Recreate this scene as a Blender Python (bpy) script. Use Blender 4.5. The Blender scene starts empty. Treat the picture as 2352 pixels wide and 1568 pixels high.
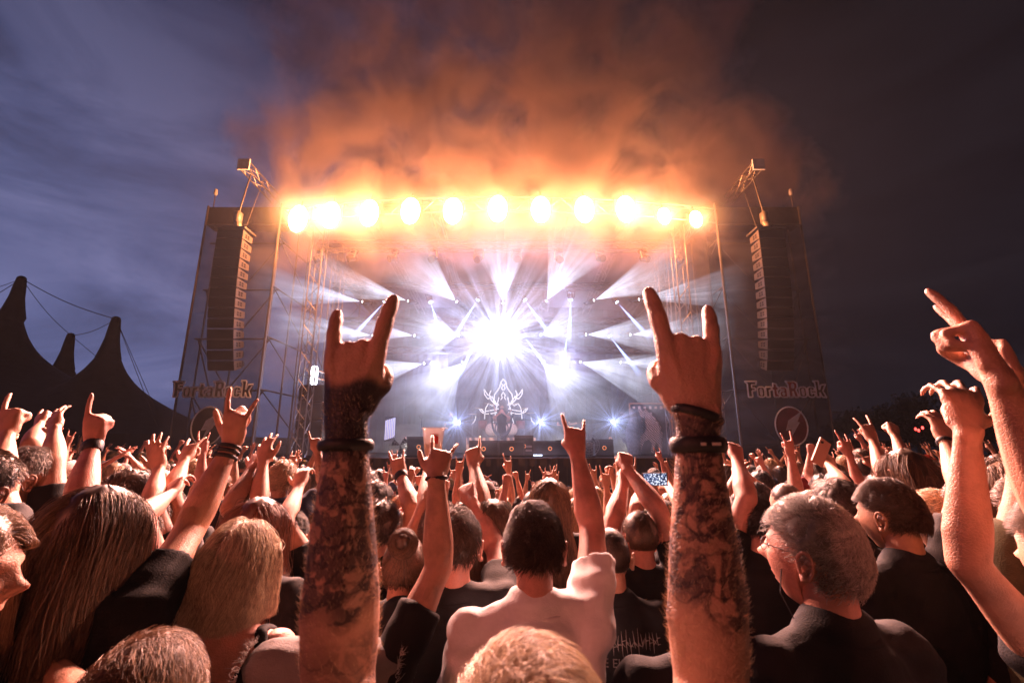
import bpy, bmesh, math, random
import numpy as np
from mathutils import Vector, Matrix, noise as mnoise
rnd = random.Random(7)
SC = bpy.context.scene
COL = SC.collection
PI = math.pi

# ---------------------------------------------------------------- camera
F, CX, CY, PITCH = 1029.0, 1176.0, 784.0, math.radians(12.9)   # focal length and centre in picture units
CAM = Vector((0, 0, 1.92))
cam_data = bpy.data.cameras.new('camera')
cam = bpy.data.objects.new('camera', cam_data)
COL.objects.link(cam)
cam.location = CAM
cam.rotation_euler = (PI / 2 + PITCH, 0, 0)
cam_data.sensor_width = 36.0
cam_data.lens = 36.0 * F / 2352.0
cam_data.clip_start = 0.02
cam_data.clip_end = 900
cam_data.dof.use_dof = True
cam_data.dof.focus_distance = 4.5
cam_data.dof.aperture_fstop = 5.6
SC.camera = cam
FWD = Vector((0, math.cos(PITCH), math.sin(PITCH)))
UPV = Vector((0, -math.sin(PITCH), math.cos(PITCH)))


def ray(px, py):
    return Vector(((px - CX) / F, 0, 0)) + UPV * ((CY - py) / F) + FWD


def P(px, py, Y):
    """world point on the ray through a picture point, at world distance Y in front of the camera"""
    d = ray(px, py)
    return CAM + d * (Y / d.y)


# ---------------------------------------------------------------- exposure, world
SC.view_settings.view_transform = 'Standard'
SC.view_settings.look = 'None'
SC.view_settings.exposure = 0.0
SC.view_settings.gamma = 1.0
SC.view_settings.use_curve_mapping = False
cy = SC.cycles
cy.use_denoising = True
cy.max_bounces = 3
cy.diffuse_bounces = 2
cy.glossy_bounces = 1
cy.transmission_bounces = 3
cy.transparent_max_bounces = 8
cy.volume_bounces = 0
cy.sample_clamp_indirect = 3.0
cy.caustics_reflective = False
cy.caustics_refractive = False
cy.volume_max_steps = 64
cy.use_adaptive_sampling = True
cy.adaptive_threshold = 0.03


class NT:
    """small helper for node trees"""
    def __init__(s, tree):
        s.t = tree
        tree.nodes.clear()

    def n(s, kind, **kw):
        nd = s.t.nodes.new(kind)
        for k, v in kw.items():
            if k.startswith('i_'):
                key = k[2:].replace('_', ' ')
                if key.isdigit():
                    key = int(key)
                if isinstance(v, bpy.types.NodeSocket):
                    s.t.links.new(v, nd.inputs[key])
                else:
                    nd.inputs[key].default_value = v
            else:
                setattr(nd, k, v)
        return nd

    def math(s, op, a, b=None, c=None, clamp=False):
        nd = s.t.nodes.new('ShaderNodeMath')
        nd.operation = op
        nd.use_clamp = clamp
        for i, v in enumerate((a, b, c)):
            if v is None:
                continue
            if isinstance(v, bpy.types.NodeSocket):
                s.t.links.new(v, nd.inputs[i])
            else:
                nd.inputs[i].default_value = v
        return nd.outputs[0]

    def ramp(s, fac, stops, interp='LINEAR'):
        nd = s.t.nodes.new('ShaderNodeValToRGB')
        nd.color_ramp.interpolation = interp
        els = nd.color_ramp.elements
        while len(els) < len(stops):
            els.new(0.5)
        for e, (p, c) in zip(els, stops):
            e.position = p
            e.color = c if len(c) == 4 else (*c, 1)
        s.t.links.new(fac, nd.inputs[0])
        return nd.outputs[0]

    def mix(s, fac, a, b, mode='MIX'):
        nd = s.t.nodes.new('ShaderNodeMix')
        nd.data_type = 'RGBA'
        nd.blend_type = mode
        for i, v in ((0, fac), (6, a), (7, b)):
            if isinstance(v, bpy.types.NodeSocket):
                s.t.links.new(v, nd.inputs[i])
            else:
                nd.inputs[i].default_value = v if i == 0 or len(v) == 4 else (*v, 1)
        return nd.outputs[2]

    def link(s, a, b):
        s.t.links.new(a, b)


world = bpy.data.worlds.new('World')
SC.world = world
world.use_nodes = True
w = NT(world.node_tree)
tc = w.n('ShaderNodeTexCoord')
sep = w.n('ShaderNodeSeparateXYZ')
w.link(tc.outputs['Generated'], sep.inputs[0])
# after-sunset glow low in the west (left of the stage), deep navy elsewhere
dp = w.n('ShaderNodeVectorMath', operation='DOT_PRODUCT')
w.link(tc.outputs['Generated'], dp.inputs[0])
dp.inputs[1].default_value = Vector((-0.80, 0.58, 0.12)).normalized()
glow = w.ramp(dp.outputs['Value'], [(0.0, (0.0068, 0.0072, 0.0120)), (0.40, (0.0100, 0.0102, 0.0190)),
                                    (0.75, (0.038, 0.048, 0.115)), (1.0, (0.120, 0.142, 0.30))])
mp = w.n('ShaderNodeMapping', i_Scale=(1.6, 1.6, 5.0))
mp.inputs['Rotation'].default_value = (0.0, 0.25, 0.3)
w.link(tc.outputs['Generated'], mp.inputs[0])
cl = w.n('ShaderNodeTexNoise', i_Scale=1.7, i_Detail=7.0, i_Roughness=0.58, i_Distortion=0.6)
w.link(mp.outputs[0], cl.inputs['Vector'])
clf = w.ramp(cl.outputs['Fac'], [(0.36, (0.55, 0.56, 0.60)), (0.50, (0.95, 0.95, 1.0)), (0.66, (1.55, 1.42, 1.36))])
col = w.mix(1.0, glow, clf, 'MULTIPLY')
zen = w.n('ShaderNodeMapRange', i_From_Min=0.15, i_From_Max=0.85, i_To_Min=1.0, i_To_Max=0.5)
w.link(sep.outputs[2], zen.inputs['Value'])
col = w.mix(1.0, col, zen.outputs[0], 'MULTIPLY')
bg = w.n('ShaderNodeBackground', i_Color=col, i_Strength=1.0)
out = w.n('ShaderNodeOutputWorld')
w.link(bg.outputs[0], out.inputs['Surface'])

# ---------------------------------------------------------------- lights
def add_light(name, kind, loc, color, energy, radius=0.1, aim=None, cone=None, blend=0.3):
    d = bpy.data.lights.new(name, kind)
    d.color = color
    d.energy = energy
    if kind in ('POINT', 'SPOT'):
        d.shadow_soft_size = radius
    o = bpy.data.objects.new(name, d)
    COL.objects.link(o)
    o.location = loc
    if aim is not None:
        v = Vector(aim) - Vector(loc)
        o.rotation_euler = v.to_track_quat('-Z', 'Y').to_euler()
    if cone is not None:
        d.spot_size = math.radians(cone)
        d.spot_blend = blend
    return o


STAGE_Y = 13.2          # front of the stage and of its roof
ORANGE = (1.0, 0.29, 0.075)
BLINDERS = [(685, 503, 1.0), (760, 495, 1.25), (848, 490, 1.1), (943, 485, 1.0), (1040, 485, 0.95), (1143, 480, 0.9),
            (1242, 482, 1.0), (1342, 482, 1.05), (1437, 481, 1.2), (1525, 497, 0.6), (1598, 504, 0.55)]
for i, (x, y, s) in enumerate(BLINDERS):
    p = P(x, y, STAGE_Y - 0.45)
    add_light('blinder_light', 'POINT', p, ORANGE, 900 * s, radius=0.22)
# the blinders throw their light down onto the crowd
for x, y, pw in BLINDERS:
    p = P(x, y, STAGE_Y - 0.6)
    add_light('blinder_throw', 'SPOT', p, (1.0, 0.47, 0.38), 8600 * pw, radius=0.10, aim=(p.x * 0.75, 2.0, 0.6), cone=66, blend=0.35)
WHITE = (0.46, 0.52, 1.0)
BLUE = (0.38, 0.5, 1.0)
# fans of rays: apex, aim point (picture units), cone, power
FANS = [(828, 692, 700, 672, 24, 2.2), (933, 690, 810, 655, 26, 2.4), (1046, 690, 985, 640, 42, 0.9), (1155, 692, 1153, 600, 46, 0.8),
        (1257, 688, 1300, 610, 46, 1.3), (1368, 688, 1490, 635, 32, 2.2), (1472, 687, 1590, 672, 24, 2.2),
        (851, 770, 700, 755, 26, 2.0), (948, 770, 850, 760, 26, 1.8), (1050, 770, 985, 768, 56, 0.45), (1245, 768, 1300, 752, 46, 0.4),
        (1350, 768, 1480, 765, 30, 2.2), (1452, 768, 1560, 760, 24, 2.0),
        (970, 835, 850, 860, 30, 2.0), (1060, 835, 975, 925, 50, 0.9), (1250, 835, 1330, 920, 52, 0.7), (1337, 832, 1450, 860, 34, 2.0),
        (1430, 832, 1540, 835, 22, 1.8)]
FAN_Y = STAGE_Y + 1.7
BEAMS = [(880, 697, 822, 760), (990, 697, 1005, 745), (1095, 692, 1050, 762), (1208, 692, 1250, 750), (1311, 692, 1308, 760),
         (1420, 697, 1470, 752), (1097, 778, 1060, 850), (1206, 775, 1250, 835), (1302, 775, 1294, 835), (1403, 775, 1440, 822)]

# the white fans light the fog and the deck: one soft source per side stands for each bank
for x, y, pw in ((1000, 700, 150), (1300, 700, 150), (1000, 835, 330), (1300, 835, 330)):
    add_light('bank_light', 'POINT', P(x, y, FAN_Y + 0.3), WHITE, pw, radius=0.15)

# ---------------------------------------------------------------- haze and smoke
def box_mesh(name, x0, x1, y0, y1, z0, z1):
    me = bpy.data.meshes.new(name)
    v = [(x, y, z) for x in (x0, x1) for y in (y0, y1) for z in (z0, z1)]
    f = [(0, 1, 3, 2), (4, 6, 7, 5), (0, 4, 5, 1), (2, 3, 7, 6), (0, 2, 6, 4), (1, 5, 7, 3)]
    me.from_pydata(v, [], f)
    return me


hz = bpy.data.materials.new('haze')
hz.use_nodes = True
t = NT(hz.node_tree)
pv = t.n('ShaderNodeVolumePrincipled', i_Color=(0.9, 0.9, 0.93, 1), i_Density=0.00035, i_Anisotropy=0.5)
o = t.n('ShaderNodeOutputMaterial')
t.link(pv.outputs[0], o.inputs['Volume'])
me = box_mesh('haze', -90, 90, -30, 150, -2.2, 34)
me.materials.append(hz)
haze = bpy.data.objects.new('haze', me)
COL.objects.link(haze)
haze['kind'] = 'stuff'
# smoke rolling off the stage: thick over the roof edge, thin under the roof
sm = bpy.data.materials.new('smoke')
sm.use_nodes = True
t = NT(sm.node_tree)
tcn = t.n('ShaderNodeTexCoord')
pos = t.n('ShaderNodeSeparateXYZ')
t.link(tcn.outputs['Object'], pos.inputs[0])
nz = t.n('ShaderNodeTexNoise', i_Scale=0.50, i_Detail=5.0, i_Roughness=0.60, i_Distortion=0.9)
t.link(tcn.outputs['Object'], nz.inputs['Vector'])
den = t.n('ShaderNodeMapRange', i_From_Min=0.415, i_From_Max=0.615, i_To_Min=0.0, i_To_Max=1.0)
t.link(nz.outputs['Fac'], den.inputs['Value'])
# sideways and upward thinning
wb = t.n('ShaderNodeTexNoise', i_Scale=0.22, i_Detail=3.0)
t.link(tcn.outputs['Object'], wb.inputs['Vector'])
ax = t.math('ADD', t.math('ABSOLUTE', t.math('DIVIDE', pos.outputs[0], 10.4)), t.math('MULTIPLY', t.math('SUBTRACT', wb.outputs['Fac'], 0.42), 1.5))
ax = t.math('MAXIMUM', ax, 0.0)
fx = t.math('SUBTRACT', 1.0, t.math('POWER', ax, 5.0), clamp=True)
fz = t.n('ShaderNodeMapRange', i_From_Min=9.5, i_From_Max=20.0, i_To_Min=1.0, i_To_Max=0.30)
t.link(pos.outputs[2], fz.inputs['Value'])
fb = t.n('ShaderNodeMapRange', i_From_Min=7.4, i_From_Max=8.9, i_To_Min=0.0, i_To_Max=1.0)
t.link(pos.outputs[2], fb.inputs['Value'])
d = t.math('MULTIPLY', t.math('MULTIPLY', den.outputs[0], fx), t.math('MULTIPLY', fz.outputs[0], fb.outputs[0]))
fy = t.n('ShaderNodeMapRange', i_From_Min=12.5, i_From_Max=13.7, i_To_Min=0.02, i_To_Max=1.0)
t.link(pos.outputs[1], fy.inputs['Value'])
d = t.math('MULTIPLY', t.math('MULTIPLY', d, fy.outputs[0]), 1.15)
pv = t.n('ShaderNodeVolumePrincipled', i_Color=(0.93, 0.86, 0.92, 1), i_Density=d, i_Anisotropy=0.1)
ab = t.n('ShaderNodeVolumeAbsorption', i_Color=(1.0, 0.35, 0.42, 1), i_Density=t.math('MULTIPLY', d, 0.28))
ad = t.n('ShaderNodeAddShader')
t.link(pv.outputs[0], ad.inputs[0])
t.link(ab.outputs[0], ad.inputs[1])
o = t.n('ShaderNodeOutputMaterial')
t.link(ad.outputs[0], o.inputs['Volume'])
me = box_mesh('smoke', -10.6, 10.6, 10.6, 15.6, 7.2, 22.0)
me.materials.append(sm)
smoke = bpy.data.objects.new('smoke', me)
COL.objects.link(smoke)
smoke['kind'] = 'stuff'

st = bpy.data.materials.new('stage_fog')
st.use_nodes = True
t = NT(st.node_tree)
tcn = t.n('ShaderNodeTexCoord')
mp = t.n('ShaderNodeMapping', i_Scale=(0.55, 0.7, 1.3))
t.link(tcn.outputs['Object'], mp.inputs[0])
nz = t.n('ShaderNodeTexNoise', i_Scale=1.0, i_Detail=2.0, i_Roughness=0.5, i_Distortion=0.8)
t.link(mp.outputs[0], nz.inputs['Vector'])
den = t.n('ShaderNodeMapRange', i_From_Min=0.40, i_From_Max=0.66, i_To_Min=0.015, i_To_Max=0.10)
t.link(nz.outputs['Fac'], den.inputs['Value'])
pv = t.n('ShaderNodeVolumePrincipled', i_Color=(0.92, 0.92, 0.95, 1), i_Density=den.outputs[0], i_Anisotropy=0.0)
o = t.n('ShaderNodeOutputMaterial')
t.link(pv.outputs[0], o.inputs['Volume'])
me = box_mesh('fog', -9.6, 9.6, 12.3, 21.5, 1.60, 7.9)
me.materials.append(st)
fog = bpy.data.objects.new('stage_fog', me)
COL.objects.link(fog)
fog['kind'] = 'stuff'
sm.cycles.volume_step_rate = 1.0
st.cycles.volume_step_rate = 2.0
# ================================================================ helpers
MATS = {}


def mat(name, color, rough=0.6, metal=0.0, noise_amt=0.0, noise_scale=30.0, bump=0.0, bump_scale=60.0, emit=None, emit_s=0.0,
        spec=0.5, sheen=0.0, coords='Object'):
    if name in MATS:
        return MATS[name]
    m = bpy.data.materials.new(name)
    m.use_nodes = True
    t = NT(m.node_tree)
    b = t.n('ShaderNodeBsdfPrincipled')
    o = t.n('ShaderNodeOutputMaterial')
    t.link(b.outputs[0], o.inputs[0])
    b.inputs['Roughness'].default_value = rough
    b.inputs['Metallic'].default_value = metal
    b.inputs['Specular IOR Level'].default_value = spec
    if sheen:
        b.inputs['Sheen Weight'].default_value = sheen
    tcn = t.n('ShaderNodeTexCoord')
    if noise_amt:
        nz = t.n('ShaderNodeTexNoise', i_Scale=noise_scale, i_Detail=5.0, i_Roughness=0.6)
        t.link(tcn.outputs[coords], nz.inputs['Vector'])
        lo = tuple(c * (1 - noise_amt) for c in color)
        hi = tuple(min(1, c * (1 + noise_amt)) for c in color)
        cc = t.ramp(nz.outputs['Fac'], [(0.3, lo), (0.7, hi)])
        t.link(cc, b.inputs['Base Color'])
    else:
        b.inputs['Base Color'].default_value = (*color, 1)
    if bump:
        nb = t.n('ShaderNodeTexNoise', i_Scale=bump_scale, i_Detail=4.0)
        t.link(tcn.outputs[coords], nb.inputs['Vector'])
        bp = t.n('ShaderNodeBump', i_Strength=1.0, i_Distance=bump)
        t.link(nb.outputs['Fac'], bp.inputs['Height'])
        t.link(bp.outputs[0], b.inputs['Normal'])
    if emit:
        b.inputs['Emission Color'].default_value = (*emit, 1)
        b.inputs['Emission Strength'].default_value = emit_s
    MATS[name] = m
    return m


def tag(o, label=None, cat=None, group=None, kind=None):
    if label:
        o['label'] = label
    if cat:
        o['category'] = cat
    if group:
        o['group'] = group
    if kind:
        o['kind'] = kind
    return o


def empty(name, loc=(0, 0, 0), rz=0.0, **kw):
    o = bpy.data.objects.new(name, None)
    COL.objects.link(o)
    o.location = loc
    o.rotation_euler = (0, 0, rz)
    o.empty_display_size = 0.1
    return tag(o, **kw)


def link_obj(name, me, parent=None, material=None):
    if material is not None and not me.materials:
        me.materials.append(material)
    o = bpy.data.objects.new(name, me)
    COL.objects.link(o)
    if parent is not None:
        o.parent = parent
    return o


class Geo:
    """collects shapes into one mesh"""
    def __init__(s):
        s.v, s.f, s.n = [], [], 0

    def add(s, v, f):
        v = np.asarray(v, float)
        s.v.append(v)
        s.f.extend([tuple(i + s.n for i in q) for q in f])
        s.n += len(v)
        return s

    def box(s, c, size, rot=None):
        h = np.array(size) / 2
        v = np.array([(x, y, z) for x in (-1, 1) for y in (-1, 1) for z in (-1, 1)]) * h
        if rot is not None:
            v = v @ np.array(rot.to_3x3()).T if isinstance(rot, Matrix) else v
        return s.add(v + np.array(c), [(0, 1, 3, 2), (4, 6, 7, 5), (0, 4, 5, 1), (2, 3, 7, 6), (0, 2, 6, 4), (1, 5, 7, 3)])

    def bar(s, a, b, r, n=5):
        a, b = np.array(a, float), np.array(b, float)
        t = b - a
        L = np.linalg.norm(t)
        if L < 1e-6:
            return s
        t /= L
        ref = np.array((0, 0, 1.0)) if abs(t[2]) < 0.9 else np.array((1.0, 0, 0))
        u = np.cross(t, ref)
        u /= np.linalg.norm(u)
        w_ = np.cross(t, u)
        v = []
        for p in (a, b):
            for k in range(n):
                an = 2 * PI * k / n
                v.append(p + r * (math.cos(an) * u + math.sin(an) * w_))
        f = [(k, (k + 1) % n, n + (k + 1) % n, n + k) for k in range(n)]
        f += [tuple(range(n))[::-1], tuple(range(n, 2 * n))]
        return s.add(v, f)

    def poly(s, pts, r, n=5):
        for a, b in zip(pts[:-1], pts[1:]):
            s.bar(a, b, r, n)
        return s

    def loft(s, pts, rad, ref=(1, 0, 0), n=12, sub=3, flat_end=False):
        """closed rounded tube through pts; rad = r or (a, b) per point, a lies along ref"""
        P_ = np.array([tuple(p) for p in pts], float)
        R_ = np.array([(r, r) if np.isscalar(r) else r for r in rad], float)
        if sub > 1 and len(P_) > 2:
            def cr(A, t, i):
                p0, p1, p2, p3 = A[max(i - 1, 0)], A[i], A[i + 1], A[min(i + 2, len(A) - 1)]
                return 0.5 * (2 * p1 + (p2 - p0) * t + (2 * p0 - 5 * p1 + 4 * p2 - p3) * t * t + (3 * p1 - p0 - 3 * p2 + p3) * t ** 3)
            NP, NR = [], []
            for i in range(len(P_) - 1):
                for k in range(sub):
                    NP.append(cr(P_, k / sub, i))
                    NR.append(R_[i] + (R_[i + 1] - R_[i]) * (k / sub) if i == 0 or i == len(P_) - 2 else cr(R_, k / sub, i))
            NP.append(P_[-1])
            NR.append(R_[-1])
            P_, R_ = np.array(NP), np.abs(np.array(NR))
        m = len(P_)
        T = np.gradient(P_, axis=0)
        T /= np.linalg.norm(T, axis=1)[:, None] + 1e-12
        ref = np.array(tuple(ref), float)
        rings = []
        an = np.linspace(0, 2 * PI, n, endpoint=False)
        ca, sa = np.cos(an)[:, None], np.sin(an)[:, None]
        frames = []
        last = None
        for i in range(m):
            a = ref - T[i] * ref.dot(T[i])
            if np.linalg.norm(a) < 0.15 and last is not None:
                a = last - T[i] * last.dot(T[i])
            elif np.linalg.norm(a) < 0.15:
                q = np.array((0, 1.0, 0))
                a = q - T[i] * q.dot(T[i])
            a /= np.linalg.norm(a)
            last = a
            frames.append((a, np.cross(T[i], a)))
        def ring(i, off, k):
            a, b = frames[i]
            return P_[i] + T[i] * off + k * (ca * a * R_[i][0] + sa * b * R_[i][1])
        r0, r1 = min(R_[0]), min(R_[-1])
        if flat_end:
            rings = [P_[0][None]] + [ring(i, 0, 1) for i in range(m)] + [P_[-1][None]]
        else:
            rings = [(P_[0] - T[0] * r0)[None], ring(0, -r0 * 0.8, 0.6), ring(0, -r0 * 0.45, 0.89)]
            rings += [ring(i, 0, 1) for i in range(m)]
            rings += [ring(m - 1, r1 * 0.45, 0.89), ring(m - 1, r1 * 0.8, 0.6), (P_[-1] + T[-1] * r1)[None]]
        v = np.concatenate(rings)
        f = []
        idx = 1
        nr = len(rings) - 2
        f += [(0, 1 + (k + 1) % n, 1 + k) for k in range(n)]
        for j in range(nr - 1):
            b0, b1 = 1 + j * n, 1 + (j + 1) * n
            f += [(b0 + k, b0 + (k + 1) % n, b1 + (k + 1) % n, b1 + k) for k in range(n)]
        b0 = 1 + (nr - 1) * n
        e = len(v) - 1
        f += [(b0 + k, b0 + (k + 1) % n, e) for k in range(n)]
        return s.add(v, f)

    def mesh(s, name, smooth=False):
        me = bpy.data.meshes.new(name)
        v = np.concatenate(s.v)
        used = np.zeros(len(v), bool)
        for q in s.f:
            for i in q:
                used[i] = True
        if not used.all():
            ix = np.cumsum(used) - 1
            v = v[used]
            s.f = [tuple(int(ix[i]) for i in q) for q in s.f]
        me.from_pydata(v.tolist(), [], s.f)
        me.validate()
        if smooth:
            me.shade_smooth()
        return me

    def build(s, name, material, parent=None, smooth=False):
        me = s.mesh(name, smooth)
        return link_obj(name, me, parent, material)


def remesh(geo, voxel, smooth_it=3, decimate=None):
    """one closed skin round the collected shapes"""
    me = geo.mesh('tmp')
    o = bpy.data.objects.new('tmp', me)
    COL.objects.link(o)
    m = o.modifiers.new('r', 'REMESH')
    m.mode = 'VOXEL'
    m.voxel_size = voxel
    if smooth_it:
        sm_ = o.modifiers.new('s', 'SMOOTH')
        sm_.factor = 0.5
        sm_.iterations = smooth_it
    if decimate:
        dd = o.modifiers.new('d', 'DECIMATE')
        dd.ratio = decimate
    dg = bpy.context.evaluated_depsgraph_get()
    dg.update()
    e = o.evaluated_get(dg)
    r = bpy.data.meshes.new_from_object(e)
    v = np.empty(len(r.vertices) * 3)
    r.vertices.foreach_get('co', v)
    f = [tuple(p.vertices) for p in r.polygons]
    bpy.data.objects.remove(o)
    bpy.data.meshes.remove(me)
    bpy.data.meshes.remove(r)
    return v.reshape(-1, 3), f


def vnoise(v, scale, seed=0.0):
    s = Vector((seed, seed * 1.7, -seed))
    return np.array([mnoise.noise(Vector(p) * scale + s) for p in v])


def normals(v, f):
    n = np.zeros_like(v)
    quads = [q for q in f if len(q) == 4]
    tris = [q for q in f if len(q) == 3]
    for arr, k in ((quads, 4), (tris, 3)):
        if not arr:
            continue
        a = np.array(arr)
        fn = np.cross(v[a[:, 2]] - v[a[:, 0]], v[a[:, 3 if k == 4 else 1]] - v[a[:, 1 if k == 4 else 0]])
        if k == 3:
            fn = -fn
        for j in range(k):
            np.add.at(n, a[:, j], fn)
    return n / (np.linalg.norm(n, axis=1)[:, None] + 1e-12)


def curves_obj(name, pos, rad, parent, material):
    """pos: strands x points x 3"""
    S, K, _ = pos.shape
    hc = bpy.data.hair_curves.new(name)
    hc.add_curves([K] * S)
    hc.attributes['position'].data.foreach_set('vector', pos.reshape(-1).astype(np.float32))
    ra = hc.attributes.get('radius') or hc.attributes.new('radius', 'FLOAT', 'POINT')
    tp = np.linspace(1, 0, K)
    r = rad * (0.25 + 0.75 * np.sqrt(np.clip(tp, 0, 1)))
    ra.data.foreach_set('value', np.tile(r, S).astype(np.float32))
    hc.materials.append(material)
    o = bpy.data.objects.new(name, hc)
    COL.objects.link(o)
    if parent is not None:
        o.parent = parent
    return o


def smoothstep(a, b, x):
    t_ = np.clip((x - a) / (b - a), 0, 1)
    return t_ * t_ * (3 - 2 * t_)


def ground_z(x, y):
    """the field dips gently towards the middle of the stage"""
    yy = min(max(y - 1.4, 0), 10.0)
    return -0.085 * yy * math.exp(-(x / (0.34 * max(y, 0.5) + 0.8)) ** 2)
# ================================================================ ground, tent, trees
black = mat('black_steel', (0.02, 0.02, 0.022), 0.45, 0.3, 0.3)
alu = mat('aluminium_truss', (0.24, 0.24, 0.25), 0.4, 0.7, 0.15)
dark_cloth = mat('dark_cloth', (0.018, 0.018, 0.024), 0.9, 0, 0.3, 8, 0.004, 9)
scaff = mat('scaffold_steel', (0.13, 0.125, 0.125), 0.5, 0.6, 0.2)

xs = np.concatenate([np.linspace(-90, -12, 18), np.linspace(-11, 11, 60), np.linspace(12, 90, 18)])
ys = np.concatenate([np.linspace(-30, -2, 8), np.linspace(-1, 14, 50), np.linspace(15, 150, 22)])
gv, gf = [], []
for j, y in enumerate(ys):
    for i, x in enumerate(xs):
        gv.append((x, y, ground_z(x, y) + 0.02 * mnoise.noise(Vector((x, y, 0)) * 1.3)))
nx = len(xs)
for j in range(len(ys) - 1):
    for i in range(nx - 1):
        a = j * nx + i
        gf.append((a, a + 1, a + nx + 1, a + nx))
gm = bpy.data.materials.new('trampled_grass')
gm.use_nodes = True
t = NT(gm.node_tree)
b = t.n('ShaderNodeBsdfPrincipled', i_Roughness=0.95)
o = t.n('ShaderNodeOutputMaterial')
t.link(b.outputs[0], o.inputs[0])
tcn = t.n('ShaderNodeTexCoord')
n1 = t.n('ShaderNodeTexNoise', i_Scale=1.2, i_Detail=8.0, i_Roughness=0.7)
t.link(tcn.outputs['Object'], n1.inputs['Vector'])
c1 = t.ramp(n1.outputs['Fac'], [(0.35, (0.05, 0.055, 0.02)), (0.5, (0.11, 0.085, 0.045)), (0.65, (0.20, 0.15, 0.09))])
n2 = t.n('ShaderNodeTexNoise', i_Scale=60.0, i_Detail=4.0)
t.link(tcn.outputs['Object'], n2.inputs['Vector'])
t.link(t.mix(0.6, c1, t.ramp(n2.outputs['Fac'], [(0.35, (0.3, 0.3, 0.3)), (0.65, (1, 1, 1))]), 'MULTIPLY'), b.inputs['Base Color'])
bp = t.n('ShaderNodeBump', i_Distance=0.03)
t.link(n2.outputs['Fac'], bp.inputs['Height'])
t.link(bp.outputs[0], b.inputs['Normal'])
me = bpy.data.meshes.new('ground')
me.from_pydata(gv, [], gf)
me.shade_smooth()
tag(link_obj('ground', me, None, gm), kind='structure')

# ---------------------------------------------------------------- big top tent
tent = empty('circus_tent', (-25.5, 27, 0), label='dark big top tent with three pointed peaks left of the stage', cat='tent')
TP = [P(50, 640, 26), P(267, 733, 26), P(163, 770, 31)]
TP.append(P(-170, 700, 30))
masts = [(p.x, p.y, p.z) for p in TP]


def tent_z(x, y):
    s_ = 0.0
    for i, (mx, my, mz) in enumerate(masts):
        d = math.hypot(x - mx, y - my)
        s_ = max(s_, mz - 0.35 - 2.65 * (1 - math.exp(-d / 0.62)) * (mz / 9.5) - 0.40 * d - 1.4 * (1 - math.exp(-d / 3.0)))
    ex = x + 17.3
    s_ = min(s_, 2.6 + max(0, -ex) * 1.4)
    return s_


tv, tf = [], []
NX, NY = 150, 70
txs, tys = np.linspace(-44, -17.3, NX), np.linspace(20.5, 38, NY)
for y in tys:
    for x in txs:
        e = min(1.0, (y - 20.5) / 0.5, (38 - y) / 0.5, (-17.3 - x) / 0.5, (x + 44) / 0.5)
        z = tent_z(x, y)
        if e <= 0:
            z = min(z, 0.0)
        tv.append((x - tent.location.x, y - tent.location.y, max(z, 2.4) if e > 0 else -0.1))
for j in range(NY - 1):
    for i in range(NX - 1):
        a = j * NX + i
        tf.append((a, a + 1, a + NX + 1, a + NX))
me = bpy.data.meshes.new('canopy')
me.from_pydata(tv, [], tf)
me.shade_smooth()
link_obj('canopy', me, tent, mat('tent_canvas', (0.022, 0.018, 0.022), 0.75, 0, 0.25, 2.0, 0.02, 3.0))
for (mx, my, mz) in masts:
    g = Geo().bar((mx, my, 0), (mx, my, mz + 0.05), 0.10, 8)
    for k in range(6):
        a = k * PI / 3
        g.bar((mx + 0.34 * math.cos(a), my + 0.34 * math.sin(a), mz - 2.3), (mx + 0.16 * math.cos(a), my + 0.16 * math.sin(a), mz), 0.05)
    g.v = [v - np.array(tent.location) for v in g.v]
    g.build('mast', mat('tent_mast', (0.03, 0.025, 0.025), 0.6), tent)
    g = Geo().loft([(mx, my, mz - 2.4), (mx, my, mz - 1.2), (mx, my, mz - 0.05)], [0.62, 0.36, 0.24], sub=2)
    g.v = [v - np.array(tent.location) for v in g.v]
    g.build('mast_sleeve', MATS['tent_canvas'], tent, True)
for a, b_ in ((0, 1), (1, 2), (0, 2), (3, 0)):
    g = Geo()
    A, B = np.array(masts[a]), np.array(masts[b_])
    pts = [A + (B - A) * k / 10 - np.array((0, 0, 0.25 * math.sin(PI * k / 10))) for k in range(11)]
    g.poly([p - np.array(tent.location) for p in pts], 0.022, 4)
    g.build('cable', MATS['tent_mast'], tent)
for i, tgt in ((1, (-18.5, 24, 3.0)), (1, (-16.5, 23, 0.3)), (0, (-33, 21, 3)), (2, (-22.5, 28, 4.5))):
    g = Geo()
    g.poly([np.array(masts[i]) - np.array(tent.location), np.array(tgt) - np.array(tent.location)], 0.018, 4)
    g.build('cable', MATS['tent_mast'], tent)

# ---------------------------------------------------------------- trees beyond the field
bark = mat('bark', (0.05, 0.04, 0.03), 0.9, 0, 0.3)
leafm = mat('dark_leaves', (0.035, 0.05, 0.02), 0.8, 0, 0.5, 0.8)


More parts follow.
